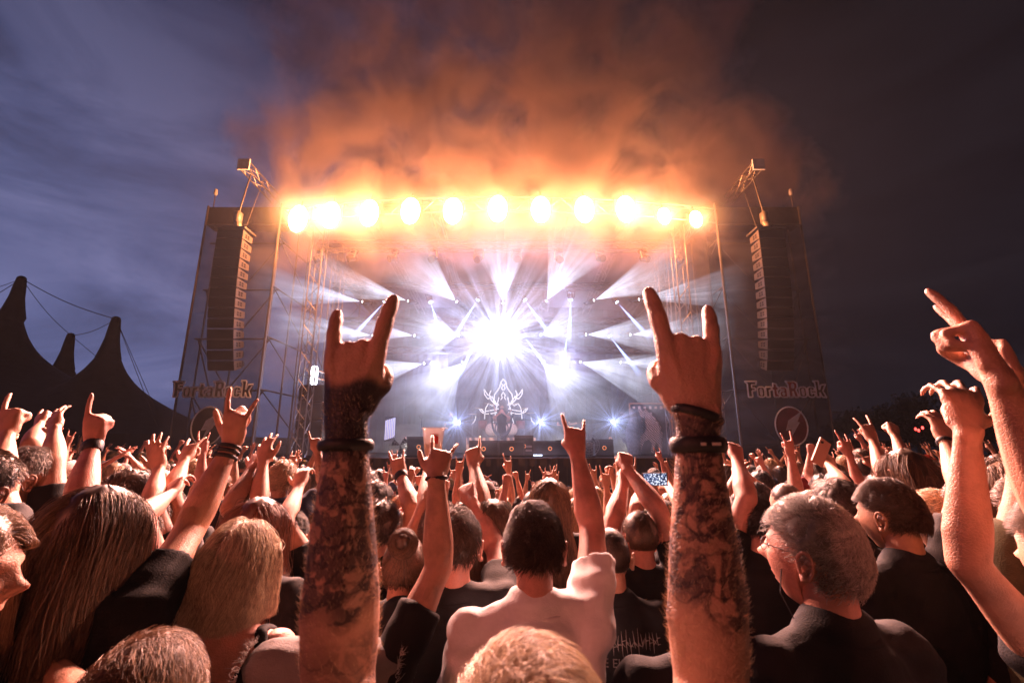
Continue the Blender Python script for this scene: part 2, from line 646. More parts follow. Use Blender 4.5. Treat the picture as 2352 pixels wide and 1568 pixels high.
def tree(x, y, h, wd, seed, label):
    r = random.Random(seed)
    root = empty('deciduous_tree', (x, y, 0), label=label, cat='tree', group='trees behind the field')
    g = Geo().loft([(0, 0, -0.2), (0.1, 0, h * 0.25), (0, 0.1, h * 0.55)], [h * 0.03, h * 0.022, h * 0.012], sub=2, n=8)
    limbs = []
    for k in range(7):
        a = r.uniform(0, 2 * PI)
        z0 = h * r.uniform(0.22, 0.45)
        e = (wd * 0.38 * math.cos(a), wd * 0.38 * math.sin(a), z0 + h * r.uniform(0.15, 0.35))
        g.loft([(0, 0, z0), tuple(c * 0.5 for c in e[:2]) + ((z0 + e[2]) / 2 + 0.2,), e], [h * 0.012, h * 0.008, h * 0.003], sub=2, n=6)
        limbs.append(e)
    g.build('trunk', bark, root, True)
    cl = [(r.gauss(0, wd * 0.22), r.gauss(0, wd * 0.2), h * r.uniform(0.35, 0.92), wd * r.uniform(0.09, 0.2)) for _ in range(26)] + \
         [(e[0], e[1], e[2], wd * 0.16) for e in limbs]
    v, f = [], []
    for (cx_, cy_, cz_, cr_) in cl:
        k = 1 - 0.5 * max(0, (cz_ / h - 0.6) / 0.4)
        for _ in range(150):
            d = Vector((r.gauss(0, 1), r.gauss(0, 1), r.gauss(0, 0.8))).normalized() * cr_ * r.uniform(0.55, 1.1)
            p = Vector((cx_ * k, cy_ * k, cz_)) + d
            s_ = r.uniform(0.10, 0.22)
            u = Vector((r.gauss(0, 1), r.gauss(0, 1), r.gauss(0, 1))).normalized() * s_
            w_ = u.orthogonal().normalized() * s_ * 0.7
            n0 = len(v)
            v += [tuple(p - u), tuple(p + w_), tuple(p + u), tuple(p - w_)]
            f.append((n0, n0 + 1, n0 + 2, n0 + 3))
    me = bpy.data.meshes.new('crown')
    me.from_pydata(v, [], f)
    link_obj('crown', me, root, leafm)


TREES = [(2085, 905, 52, 8.5, 'tallest round-crowned dark tree right of the stage'),
         (2245, 925, 50, 9.0, 'broad dark tree behind the pointing hands at the right'),
         (2010, 962, 58, 8.0, 'low dark tree at the left foot of the tallest tree'),
         (1960, 945, 60, 6.5, 'small dark tree nearest to the stage banner'),
         (2160, 950, 55, 7.0, 'dark tree between the tallest and the broad tree'),
         (2330, 945, 56, 9.0, 'dark tree at the right edge of the field'),
         (1925, 975, 64, 8.0, 'low tree half hidden by the right stage wing')]
for i, (px, py, Y, wd, lb) in enumerate(TREES):
    p = P(px, py, Y)
    tree(p.x, Y, p.z, wd, 40 + i, lb)
# red and white lamps on the far side of the field
for i, (px, py, c, lb) in enumerate([(2031, 1000, (1, 0.5, 0.2), 'tiny amber lamp on a low post nearest the stage wing'), (2103, 985, (1, 0.05, 0.04), 'tiny red lamp, left of a row under the tallest tree'),
                       (2110, 988, (1, 0.05, 0.04), 'tiny red lamp, middle of a row under the tallest tree'), (2119, 982, (1, 0.06, 0.05), 'tiny red lamp, right of a row under the tallest tree'),
                       (2159, 962, (1, 0.55, 0.35), 'tiny orange lamp between two dark trees'), (2198, 948, (1, 0.8, 0.6), 'tiny warm white lamp highest among the trees')]):
    p = P(px, py, 44)
    root = empty('field_lamp', (p.x, 44, 0), label=lb, cat='lamp', group='lamps across the field')
    Geo().bar((0, 0, -0.1), (0, 0, p.z - 0.1), 0.03).build('post', black, root)
    Geo().loft([(0, 0, p.z - 0.06), (0, 0, p.z + 0.06)], [0.09, 0.09], n=10, sub=1).build(
        'lamp_head', mat('lamp_glow_%d' % i, c, 0.5, emit=c, emit_s=6), root, True)
# low white marquee at the far right
mq = empty('marquee', (22.5, 34, 0), label='long low pale marquee across the field right of the stage', cat='marquee')
g = Geo()
for k in range(4):
    x0 = -6 + k * 3.2
    g.add([(x0, 0, 2.2), (x0 + 3.1, 0, 2.2), (x0 + 3.1, 3, 2.2), (x0, 3, 2.2), (x0 + 1.55, 1.5, 3.3)], [(0, 1, 4), (1, 2, 4), (2, 3, 4), (3, 0, 4)])
g.build('roof', mat('marquee_pvc', (0.25, 0.25, 0.27), 0.6), mq)
g = Geo().box((0.3, 3, 1.1), (12.6, 0.04, 2.2))
g.build('wall', MATS['marquee_pvc'], mq)
for k in range(5):
    Geo().bar((-6 + k * 3.2, 0, 0), (-6 + k * 3.2, 0, 2.2), 0.04).build('leg', alu, mq)

# ================================================================ stage
SX = -0.42
DZ = 1.53
SY = STAGE_Y
stage = empty('concert_stage', (SX, SY, 0), label='large open air concert stage with arched roof, black skirt and lighting rig', cat='stage')
S0 = np.array((SX, SY, 0))


def sb(g, name, m, parent=stage, smooth=False, off=None):
    g.v = [v - (S0 if off is None else off) for v in g.v]
    return g.build(name, m, parent, smooth)


sb(Geo().box((SX, SY + 5.2, DZ - 0.11), (13.9, 10.4, 0.22)), 'deck', mat('deck', (0.02, 0.02, 0.024), 0.35, 0, 0.3, 4))
sb(Geo().box((SX, SY + 0.13, DZ - 0.01), (13.9, 0.06, 0.04)), 'deck_edge', alu)
# skirt in single drops of cloth
for k in range(14):
    x0 = SX - 6.95 + k * 0.993
    v, f = [], []
    for i in range(9):
        xx = x0 + i * 0.985 / 8
        yy = SY + 0.02 * math.sin(i * 2.4 + k)
        v += [(xx, yy, -1.2), (xx, yy, DZ - 0.02)]
    f = [(2 * i, 2 * i + 2, 2 * i + 3, 2 * i + 1) for i in range(8)]
    sb(Geo().add(v, f), 'skirt_panel', mat('skirt_cloth', (0.03, 0.032, 0.05), 0.8, 0, 0.2, 3))
# crowd barrier
bar_ = empty('crowd_barrier', (SX, 11.3, ground_z(SX, 11.3)), label='long grey steel crowd barrier in front of the stage', cat='barrier')
for k in range(13):
    x0 = -6.5 + k * 1.02
    g = Geo().bar((x0, 0, 0), (x0, 0, 1.15), 0.025).bar((x0 + 1.0, 0, 0), (x0 + 1.0, 0, 1.15), 0.025).bar((x0, 0, 1.15), (x0 + 1.0, 0, 1.15), 0.03)
    g.box((x0 + 0.5, 0.03, 0.62), (0.98, 0.01, 0.95))
    g.bar((x0 + 0.5, 0, 1.1), (x0 + 0.5, 1.0, 0.02), 0.025)
    g.build('barrier_panel', alu, bar_)


def truss(a, b_, s=0.38, r=0.022, step=0.42, up=(0, 0, 1)):
    """square lattice girder"""
    g = Geo()
    a, b_ = np.array(a, float), np.array(b_, float)
    t_ = b_ - a
    L = np.linalg.norm(t_)
    t_ /= L
    up = np.array(up, float)
    u = np.cross(t_, up)
    u /= np.linalg.norm(u)
    w_ = np.cross(u, t_)
    cs = [u * s / 2 + w_ * s / 2, -u * s / 2 + w_ * s / 2, -u * s / 2 - w_ * s / 2, u * s / 2 - w_ * s / 2]
    for c in cs:
        g.bar(a + c, b_ + c, r, 6)
    n = max(2, int(L / step))
    for k in range(n):
        p, q = a + t_ * L * k / n, a + t_ * L * (k + 1) / n
        for j in range(4):
            c, d_ = cs[j], cs[(j + 1) % 4]
            if k % 2:
                c, d_ = d_, c
            g.bar(p + c, q + d_, r * 0.55, 4)
    return g


def roof_z(x):
    return 9.92 - 0.08 - 0.42 * ((x - SX) / 7.0) ** 2 - 0.08


# arched roof: canopy shell, bright steel edge, fascia girder
v, f = [], []
N = 28
for i in range(N + 1):
    x = SX - 7.05 + 14.1 * i / N
    z = roof_z(x)
    v += [(x, SY + 0.25, z + 0.05), (x, SY + 10.4, z - 0.6), (x, SY + 0.25, z - 0.08), (x, SY + 10.4, z - 0.8)]
for i in range(N):
    a = 4 * i
    f += [(a, a + 4, a + 5, a + 1), (a + 2, a + 3, a + 7, a + 6), (a, a + 2, a + 6, a + 4), (a + 1, a + 5, a + 7, a + 3)]
sb(Geo().add(v, f), 'roof_canopy', mat('roof_pvc', (0.10, 0.09, 0.09), 0.7, 0, 0.2, 2), smooth=False)
pts = [(SX - 7.05 + 14.1 * i / N, SY, roof_z(SX - 7.05 + 14.1 * i / N) + 0.02) for i in range(N + 1)]
sb(Geo().poly(pts, 0.035, 6), 'roof_edge', alu)
pl = [(x, y + 0.02, z - 0.5) for x, y, z in pts]
sb(Geo().poly(pl, 0.03, 6), 'roof_edge', alu)
g = Geo()
for i in range(N):
    a, b_ = pts[i], pl[i + 1]
    if i % 2:
        a, b_ = pl[i], pts[i + 1]
    g.bar(a, b_, 0.015, 4)
sb(g, 'lattice', alu)
for k in range(7):
    x = SX - 6.4 + k * 2.13
    sb(truss((x, SY + 0.3, roof_z(x) - 0.35), (x, SY + 10, roof_z(x) - 0.95), 0.3, 0.02, 0.6), 'roof_beam', alu)
# hanging cross trusses: front, and the three rows that carry the moving lights
for (y, z) in ((SY + 0.9, 8.46), (FAN_Y + 0.6, 7.52), (FAN_Y + 0.6, 6.22), (FAN_Y + 0.6, 5.15)):
    sb(truss((SX - 6.1, y, z), (SX + 6.1, y, z), 0.30 if y < SY + 2 else 0.2, 0.018, 0.5), 'truss', alu if y < SY + 2 else black)
for sx in (-6.05, 6.0):
    sb(truss((SX + sx, SY + 0.8, 0.0), (SX + sx, SY + 0.8, 9.1), 0.36, 0.022, 0.42, (0, 1, 0)), 'tower', alu)
    sb(truss((SX + sx * 0.98, FAN_Y + 0.5, 0.0), (SX + sx * 0.98, FAN_Y + 0.5, 9.0), 0.36, 0.022, 0.42, (0, 1, 0)), 'tower', alu)
    sb(truss((SX + sx, SY + 9.8, 0.0), (SX + sx, SY + 9.8, 9.0), 0.36, 0.022, 0.6, (0, 1, 0)), 'tower', alu)
for sx in (-7.02, 6.98):
    sb(Geo().bar((SX + sx, SY - 0.05, -0.3), (SX + sx, SY - 0.05, 9.5), 0.04, 8), 'corner_pole', scaff)
# back cloth, hung in drops
for k in range(8):
    x0 = SX - 6.6 + k * 1.65
    v = []
    for i in range(15):
        xx = x0 + i * 1.64 / 14
        yy = SY + 9.3 + 0.05 * math.sin(i * 1.7 + k * 2)
        v += [(xx, yy, DZ), (xx, yy, 8.9)]
    f = [(2 * i, 2 * i + 2, 2 * i + 3, 2 * i + 1) for i in range(14)]
    sb(Geo().add(v, f), 'back_cloth', mat('back_cloth', (0.012, 0.013, 0.02), 0.85, 0, 0.2, 3))
# side masking: scaffold bays
for s_ in (-1, 1):
    for yb in (SY + 1.5, SY + 4.2, SY + 7.0):
        g = Geo()
        x = SX + s_ * 6.75
        g.bar((x, yb, 0), (x, yb, 9.0), 0.03)
        for z in (2.2, 4.2, 6.2, 8.2):
            g.bar((x, yb, z), (x, yb + 2.7, z), 0.025)
        g.bar((x, yb, 2.2), (x, yb + 2.7, 4.2), 0.02).bar((x, yb + 2.7, 4.2), (x, yb, 6.2), 0.02).bar((x, yb, 6.2), (x, yb + 2.7, 8.2), 0.02)
        sb(g, 'side_scaffold', scaff)

# dark cloth closing the right side of the stage
for k in range(4):
    v = []
    for i in range(9):
        v += [(SX + 6.9 + 0.03 * math.sin(i * 1.9 + k), SY + 0.6 + k * 2.4 + i * 0.29, 0.2), (SX + 6.9 + 0.03 * math.sin(i * 1.9 + k), SY + 0.6 + k * 2.4 + i * 0.29, 9.1)]
    sb(Geo().add(v, [(2 * i, 2 * i + 2, 2 * i + 3, 2 * i + 1) for i in range(8)]), 'side_cloth', MATS['back_cloth'])

# ---------------------------------------------------------------- side wings with printed mesh banners
scrim = bpy.data.materials.new('scrim_mesh')
scrim.use_nodes = True
t = NT(scrim.node_tree)
df = t.n('ShaderNodeBsdfDiffuse', i_Color=(0.040, 0.036, 0.042, 1))
tl = t.n('ShaderNodeBsdfTranslucent', i_Color=(0.05, 0.05, 0.06, 1))
tr = t.n('ShaderNodeBsdfTransparent', i_Color=(1, 1, 1, 1))
ad = t.n('ShaderNodeAddShader')
t.link(df.outputs[0], ad.inputs[0])
t.link(tl.outputs[0], ad.inputs[1])
mx = t.n('ShaderNodeMixShader', i_0=0.24)
t.link(ad.outputs[0], mx.inputs[1])
t.link(tr.outputs[0], mx.inputs[2])
o = t.n('ShaderNodeOutputMaterial')
t.link(mx.outputs[0], o.inputs[0])
print_m = mat('banner_print_grey', (0.62, 0.70, 0.85), 0.8, 0, 0.15, 6)
red_m = mat('banner_print_red', (0.16, 0.012, 0.03), 0.8, 0, 0.2, 6)
fill_m = mat('banner_print_dark', (0.018, 0.016, 0.022), 0.8, 0, 0.2, 6)


def text_mesh(body, size, bold=0.0):
    cu = bpy.data.curves.new('t', 'FONT')
    cu.body = body
    cu.size = size
    cu.offset = bold
    cu.extrude = 0.001
    cu.align_x = 'CENTER'
    o_ = bpy.data.objects.new('t', cu)
    COL.objects.link(o_)
    dg = bpy.context.evaluated_depsgraph_get()
    dg.update()
    m_ = bpy.data.meshes.new_from_object(o_.evaluated_get(dg))
    bpy.data.objects.remove(o_)
    bpy.data.curves.remove(cu)
    return m_


def flat_print(me, name, m, parent, loc, sx=1.0, skew=0.0, capfix=None):
    """stand a text mesh (drawn in xy) upright in the xz plane"""
    n_ = len(me.vertices)
    v = np.empty(n_ * 3)
    me.vertices.foreach_get('co', v)
    v = v.reshape(-1, 3)
    if capfix:
        v = capfix(v)
    w_ = np.stack([v[:, 0] * sx + v[:, 1] * skew, -v[:, 2], v[:, 1]], 1)
    me.vertices.foreach_set('co', w_.reshape(-1))
    me.update()
    me.materials.clear()
    o_ = link_obj(name, me, parent, m)
    o_.location = loc
    return o_


def glyph_outline(strokes):
    g = Geo()
    for st_ in strokes:
        g.poly([(x, 0, z) for x, z in st_], 0.013, 4)
    return g


# hand drawn display letters, each as an outline polygon on a unit grid (height 1)
LET = {
    'F': [[(-.12, 1.12), (.75, 1.12), (.66, .88), (.36, .88), (.36, .66), (.60, .66), (.60, .46), (.36, .46), (.36, 0), (.06, 0), (.06, .95), (-.12, 1.12)]],
    'o': [[(.08, .08), (.2, 0), (.48, 0), (.6, .1), (.6, .62), (.48, .72), (.2, .72), (.08, .62), (.08, .08)], [(.29, .16), (.39, .16), (.39, .56), (.29, .56), (.29, .16)]],
    'r': [[(.06, 0), (.06, .72), (.48, .72), (.48, .5), (.32, .5), (.32, 0), (.06, 0)]],
    't': [[(.12, .05), (.12, .52), (.02, .52), (.02, .72), (.12, .72), (.12, 1.0), (.38, .92), (.38, .72), (.5, .72), (.5, .52), (.38, .52), (.38, .2), (.5, .2), (.5, 0), (.2, 0), (.12, .05)]],
    'a': [[(.06, .08), (.18, 0), (.6, 0), (.6, .6), (.48, .72), (.12, .72), (.12, .54), (.36, .54), (.36, .44), (.18, .44), (.06, .34), (.06, .08)], [(.27, .16), (.37, .16), (.37, .3), (.27, .3), (.27, .16)]],
    'R': [[(.06, 0), (.06, .9), (-.1, 1.14), (.5, 1.14), (.72, 1.0), (.72, .68), (.6, .54), (.74, 0), (.46, 0), (.36, .42), (.34, 0), (.06, 0)], [(.34, .66), (.45, .66), (.45, .92), (.34, .92), (.34, .66)]],
    'c': [[(.08, .08), (.2, 0), (.46, 0), (.56, .1), (.56, .28), (.34, .28), (.34, .18), (.3, .18), (.3, .54), (.34, .54), (.34, .46), (.56, .46), (.56, .62), (.46, .72), (.2, .72), (.08, .62), (.08, .08)]],
    'k': [[(.06, 0), (.06, 1.0), (-.08, 1.16), (.32, 1.16), (.32, .52), (.46, .86), (.82, .92), (.56, .44), (.76, -.04), (.46, 0), (.32, .34), (.32, 0), (.06, 0)]],
}
ADV = {'F': .66, 'o': .62, 'r': .5, 't': .5, 'a': .64, 'R': .74, 'c': .6, 'k': .8}


def festival_logo(parent, cx_, z0, width, y, dim):
    word = 'FortaRock'
    total = sum(ADV[c] for c in word)
    sc_ = width / total
    x = cx_ - width / 2
    for i, c in enumerate(word):
        outer = LET[c][0]
        fill = [(x + a * sc_, y - 0.006, z0 + b_ * sc_) for a, b_ in outer[:-1]]
        bmx = bmesh.new()
        vs = [bmx.verts.new(q) for q in fill]
        fc = bmx.faces.new(vs)
        bmesh.ops.triangulate(bmx, faces=[fc])
        me_ = bpy.data.meshes.new('letter')
        bmx.to_mesh(me_)
        bmx.free()
        o_ = link_obj('letter', me_, parent, red_m if c in 'taR' and i > 2 and dim else fill_m)
        g_ = Geo()
        for poly_ in LET[c]:
            g_.poly([(x + a * sc_, y - 0.014, z0 + b_ * sc_) for a, b_ in poly_], 0.024, 4)
        g_.build('letter_outline', print_m, o_)
        x += ADV[c] * sc_
    # emblem: ring, red disc, bolt
    r_ = width * 0.20
    ez = z0 - width * 0.36
    g_ = Geo()
    g_.poly([(cx_ + r_ * math.cos(a), y - 0.014, ez + 1.18 * r_ * math.sin(a)) for a in np.linspace(0, 2 * PI, 33)], 0.022, 4)
    g_.build('emblem_ring', print_m, parent)
    g_ = Geo()
    g_.add([(cx_, y - 0.004, ez)] + [(cx_ + .97 * r_ * math.cos(a), y - 0.004, ez + 1.15 * r_ * math.sin(a)) for a in np.linspace(0, 2 * PI, 32, endpoint=False)],
           [(0, 1 + k, 1 + (k + 1) % 32) for k in range(32)])
    g_.build('emblem_disc', red_m if dim else fill_m, parent)
    bolt = [(-.15, .35), (.78, .95), (.42, .28), (.55, .22), (-.3, -1.02), (-.02, -.2), (-.38, -.28), (-.15, .35)]
    g_ = Geo().add([(cx_ + a * r_, y - 0.01, ez + b_ * r_) for a, b_ in bolt[:-1]], [(0, 1, 2), (0, 2, 3), (0, 3, 5), (5, 3, 4), (0, 5, 6)])
    g_.build('lightning_bolt', print_m, parent)


def wing(side):
    x_in, x_out = (SX - 7.0, -9.85) if side < 0 else (SX + 7.0, 9.28)
    xm = (x_in + x_out) / 2
    wd = abs(x_out - x_in)
    lb = 'grey mesh banner wing of the stage on the %s side, printed with the festival name' % ('left' if side < 0 else 'right')
    root = empty('stage_wing', (xm, SY, 0), label=lb, cat='stage wing', group='mesh clad scaffold wings beside the stage')
    h = 8.75
    y = SY - 0.02 - SY
    nseg = 12
    v = []
    for i in range(nseg + 1):
        for j in range(9):
            xx = -wd / 2 + wd * i / nseg
            zz = -0.4 + (h + 0.4) * j / 8
            v.append((xx, y + 0.02 * math.sin(zz * 1.3 + i), zz))
    f = [(i * 9 + j, (i + 1) * 9 + j, (i + 1) * 9 + j + 1, i * 9 + j + 1) for i in range(nseg) for j in range(8)]
    Geo().add(v, f).build('mesh_banner', scrim, root, True)
    Geo().box((0, 0.25, 9.1), (wd, 0.5, 0.62)).build('header_box', dark_cloth, root)
    Geo().bar((-wd / 2, -0.04, h + 0.02), (wd / 2, -0.04, h + 0.02), 0.02).build('tension_pole', scaff, root)
    o_x = (x_out - xm)
    Geo().bar((o_x, 0, -0.4), (o_x, 0, 9.45), 0.035, 6).build('outer_pole', scaff, root)
    for xx in (-wd / 2 + 0.2, 0, wd / 2 - 0.2):
        Geo().bar((xx, 0.35, -0.4), (xx, 0.35, 9.0), 0.03).build('upright', scaff, root)
    for k, zz in enumerate((1.9, 3.5, 5.1, 6.7, 8.3)):
        Geo().bar((-wd / 2, 0.35, zz), (wd / 2, 0.35, zz), 0.03).build('ledger', scaff, root)
        if k < 4:
            Geo().bar((o_x * 0.92, 0.35, zz), (-o_x * 0.0, 0.35, zz - 1.6), 0.022).build('brace', scaff, root)
            Geo().bar((o_x * 0.92, 0.35, zz), (o_x * 0.4, 0.35, zz - 1.7), 0.022).build('brace', scaff, root)
            Geo().bar((0, 0.35, zz), (-o_x * 0.92, 0.35, zz + 1.6), 0.022).build('brace', scaff, root)
    # open scaffold between the wing and the stage
    bx = -o_x
    for yb in (1.2, 3.0):
        Geo().bar((bx, yb, -0.4), (bx, yb, 9.2), 0.03).build('upright', scaff, root)
    for zz in (1.9, 3.5, 5.1, 6.7, 8.3):
        Geo().bar((bx, 0, zz), (bx, 3.0, zz), 0.025).build('ledger', scaff, root)
        Geo().bar((bx, 0, zz), (bx, 3.0, zz - 1.6), 0.018).build('brace', scaff, root)
    # finial lamp pole at the outer corner
    Geo().bar((o_x * 0.93, 0.1, 9.4), (o_x * 0.93, 0.1, 9.95), 0.015).build('aerial', scaff, root)
    Geo().loft([(o_x * 0.93, 0.1, 9.95), (o_x * 0.93, 0.1, 10.08)], [0.06, 0.05], n=8, sub=1).build('aerial_head', print_m, root, True)
    lx = 0.13 if side > 0 else -0.15
    festival_logo(root, lx, P(1800, 912, SY).z, 2.32, y - 0.03, side > 0)
    return root


wing(-1)
wing(1)

# ---------------------------------------------------------------- line arrays
cab_m = mat('speaker_black', (0.03, 0.03, 0.032), 0.55, 0, 0.2, 20)
cab_side = mat('speaker_side', (0.12, 0.11, 0.11), 0.5, 0, 0.2, 20)
grille = mat('speaker_grille', (0.012, 0.012, 0.014), 0.7, 0.2, 0.5, 220)


def line_array(side):
    X = -8.47 if side < 0 else 7.80
    zt = 8.22
    root = empty('line_array', (X, SY - 0.55, zt + 0.25),
                 label='curved line array of black loudspeakers hanging in front of the %s stage wing' % ('left' if side < 0 else 'right'),
                 cat='loudspeaker array', group='loudspeaker arrays hung beside the stage')
    y, z, ang = 0.0, -0.25, 0.0
    hgt = 0.30
    for k in range(14):
        M = Matrix.Translation((0, y, z)) @ Matrix.Rotation(ang, 4, 'X')
        # wedge shaped cabinet: front taller than back
        w2, d2, h2 = 0.39, 0.25, hgt / 2
        pts_ = [(-w2, -d2, -h2 + .008), (w2, -d2, -h2 + .008), (w2, d2, -h2 * 0.62), (-w2, d2, -h2 * 0.62),
                (-w2, -d2, h2 - .008), (w2, -d2, h2 - .008), (w2, d2, h2 * 0.62), (-w2, d2, h2 * 0.62)]
        v = [tuple(M @ Vector((p[0], p[1], p[2] - h2))) for p in pts_]
        cab = Geo().add(v, [(0, 3, 2, 1), (4, 5, 6, 7), (0, 1, 5, 4), (2, 3, 7, 6), (0, 4, 7, 3), (1, 2, 6, 5)]).build('speaker_cabinet', cab_side, root)
        g_ = Geo()
        v = [tuple(M @ Vector((a, -d2 - 0.012, c - h2))) for a, c in ((-w2 + .01, -h2 + .02), (w2 - .01, -h2 + .02), (w2 - .01, h2 - .02), (-w2 + .01, h2 - .02))]
        v += [tuple(M @ Vector((a, -d2 - 0.001, c - h2))) for a, c in ((-w2 + .01, -h2 + .02), (w2 - .01, -h2 + .02), (w2 - .01, h2 - .02), (-w2 + .01, h2 - .02))]
        g_.add(v, [(0, 1, 2, 3), (0, 4, 5, 1), (2, 6, 7, 3), (1, 5, 6, 2), (0, 3, 7, 4)])
        g_.build('grille', grille, cab)
        for hx in (-0.03, 0.09):
            for hz_ in (-0.035, 0.035):
                c_ = M @ Vector((-side * (w2 + 0.003), hx - 0.06, hz_ - h2))
                Geo().box(tuple(c_), (0.008, 0.07, 0.05)).build('side_handle', grille, cab)
        step = Matrix.Rotation(ang, 3, 'X') @ Vector((0, 0, -hgt))
        y += step.y
        z += step.z
        ang += math.radians(0.4 + 0.16 * k)
    Geo().box((0, 0, -0.2), (0.9, 0.62, 0.06)).bar((0, -0.1, -0.18), (0, 0.0, 0.12), 0.03).build('flying_frame', scaff, root)
    # chain hoist and outrigger beam above
    g_ = Geo().box((0, 0, 0.28), (0.16, 0.2, 0.34))
    g_.loft([(0, 0, 0.1), (0.05, -0.02, 0.0), (0.02, 0, -0.1)], [0.09, 0.11, 0.05], sub=2)
    g_.build('chain_hoist', mat('hoist', (0.35, 0.33, 0.30), 0.5, 0.3), root, True)
    Geo().poly([(0, 0, 0.4), (-side * 0.12, 0, 1.25), (-side * 0.2, 0, 1.75)], 0.025, 5).build('chain', scaff, root)
    g_ = truss((-side * 0.2, -0.35, 1.85), (-side * 0.2, 1.6, 1.80), 0.26, 0.02, 0.3)
    g_.build('outrigger_beam', alu, root)
    Geo().poly([(-side * 0.5, 0.2, 1.7), (-side * 0.2, 0.1, -0.1)], 0.01, 4).build('safety_cable', scaff, root)
    Geo().box((-side * 0.2, -0.4, 1.85), (0.36, 0.06, 0.36)).build('end_plate', print_m, root)


line_array(-1)
line_array(1)

# ---------------------------------------------------------------- blinders on the roof edge
BL = []
ORD = ['first', 'second', 'third', 'fourth', 'fifth', 'sixth', 'seventh', 'eighth', 'ninth', 'tenth', 'eleventh']
house = mat('lamp_housing', (0.05, 0.05, 0.05), 0.5, 0.4)
for i, (x, y, s) in enumerate(BLINDERS):
    p = P(x, y, STAGE_Y - 0.25)
    lb = 'blazing orange-white blinder on the roof edge, %s from the left of eleven' % ORD[i]
    if i >= 9:
        lb = 'smaller orange-white blinder at the right end of the roof edge, %s' % ('last but one' if i == 9 else 'the very last')
    root = empty('blinder', (p.x, p.y, p.z), label=lb, cat='stage lamp', group='orange blinders along the roof edge')
    k = 0.60 if s > 0.8 else 0.40
    hh = 0.92 if s > 0.8 else 0.58
    Geo().loft([(0, 0.16, 0), (0, 0.04, 0)], [(k * 0.4, hh * 0.4), (k * 0.54, hh * 0.54)], n=20, sub=1, flat_end=True).build('housing', house, root)
    Geo().bar((0, 0.1, hh / 2), (0, 0.16, hh / 2 + 0.25), 0.02).bar((-k / 2 - .05, 0.1, 0), (-k / 2 - .05, 0.1, hh / 2), 0.015).bar((k / 2 + .05, 0.1, 0), (k / 2 + .05, 0.1, hh / 2), 0.015).build('yoke', house, root)
    em = mat('blinder_bulb', (1, 0.8, 0.6), 0.5, emit=(1.0, 0.62, 0.28), emit_s=26)
    n = 28
    for kk, (sc1, yy) in enumerate(((1.0, 0.0),)):
        v = [(0.5 * k * math.cos(t_), -0.02, 0.5 * hh * math.sin(t_)) for t_ in np.linspace(0, 2 * PI, n, endpoint=False)]
        v += [(0.3 * k * math.cos(t_), -0.09, 0.3 * hh * math.sin(t_)) for t_ in np.linspace(0, 2 * PI, n, endpoint=False)] + [(0, -0.12, 0)]
        v += [(0.53 * k * math.cos(t_), 0.03, 0.53 * hh * math.sin(t_)) for t_ in np.linspace(0, 2 * PI, n, endpoint=False)]
        Geo().add(v[:2 * n + 1], [(q, (q + 1) % n, n + (q + 1) % n, n + q) for q in range(n)] + [(n + q, n + (q + 1) % n, 2 * n) for q in range(n)]).build('bulb_glass', em, root, True)
    BL.append((Vector(p), 1.0 if s > 0.8 else 0.55))

# black moving heads along the front truss, dark
dk = empty('moving_head', (0, 0, 0), cat='stage lamp', group='dark moving heads under the front truss')
Geo().box((0, 0, 0.16), (0.26, 0.2, 0.1)).build('base', black, dk)
Geo().bar((-0.15, 0, .12), (.15, 0, .12), 0.03).build('yoke', alu, dk)
for sg in (-1, 1):
    Geo().bar((sg * 0.15, 0, 0.12), (sg * 0.17, 0, -0.14), 0.025).build('yoke_arm', alu, dk)
Geo().loft([(0, 0.14, -0.05), (0, 0, -0.12), (0, -0.12, -0.22)], [0.09, 0.12, 0.12], sub=3, flat_end=True).build('head', black, dk)
for i, x in enumerate((735, 812, 905, 995, 1100, 1186, 1283, 1378, 1478, 1558)):
    p = P(x, 572, SY + 0.85)
    if i == 0:
        r = dk
    else:
        r = dk.copy()
        COL.objects.link(r)
        for ch in list(dk.children):
            c = ch.copy()
            COL.objects.link(c)
            c.parent = r
    r.location = (p.x, SY + 0.88, 8.12)
    r.rotation_euler = (rnd.uniform(-.3, .3), rnd.uniform(-.1, .1), (x - 1150) / 420 + rnd.uniform(-.2, .2))
    r['label'] = 'dark unlit moving head hanging from the front truss, %s from the left' % ORD[i]

HALO_LATER = True
# lit fixtures: heads of the fans and beams, aimed where their light goes
em_w = mat('lens_white', (1, 1, 1), 0.5, emit=(0.85, 0.9, 1.0), emit_s=12)
em_b = mat('lens_blue', (0.6, 0.7, 1), 0.5, emit=(0.6, 0.72, 1.0), emit_s=18)


def fixture(loc, aim, r_, em_, label, group, big=1.0):
    root = empty('wash_light', tuple(loc), label=label, cat='stage lamp', group=group)
    d_ = (Vector(aim) - Vector(loc)).normalized()
    root.rotation_euler = d_.to_track_quat('-Z', 'Y').to_euler()
    Geo().loft([(0, 0, 0.30), (0, 0, 0.2), (0, 0, 0.075)], [0.07 * big, 0.1 * big, 0.095 * big], flat_end=True, sub=2).build('lamp_body', black, root, True)
    n = 14
    v = [(r_ * math.cos(a), r_ * math.sin(a), 0.068) for a in np.linspace(0, 2 * PI, n, endpoint=False)] + [(0, 0, 0.04)]
    Geo().add(v, [(q, (q + 1) % n, n) for q in range(n)]).build('lens', em_, root, True)
    Geo().bar((-0.12, 0, 0.15), (-0.12, 0, 0.4), 0.018).bar((0.12, 0, 0.15), (0.12, 0, 0.4), 0.018).bar((-0.12, 0, .4), (.12, 0, .4), .02).build('yoke', black, root)




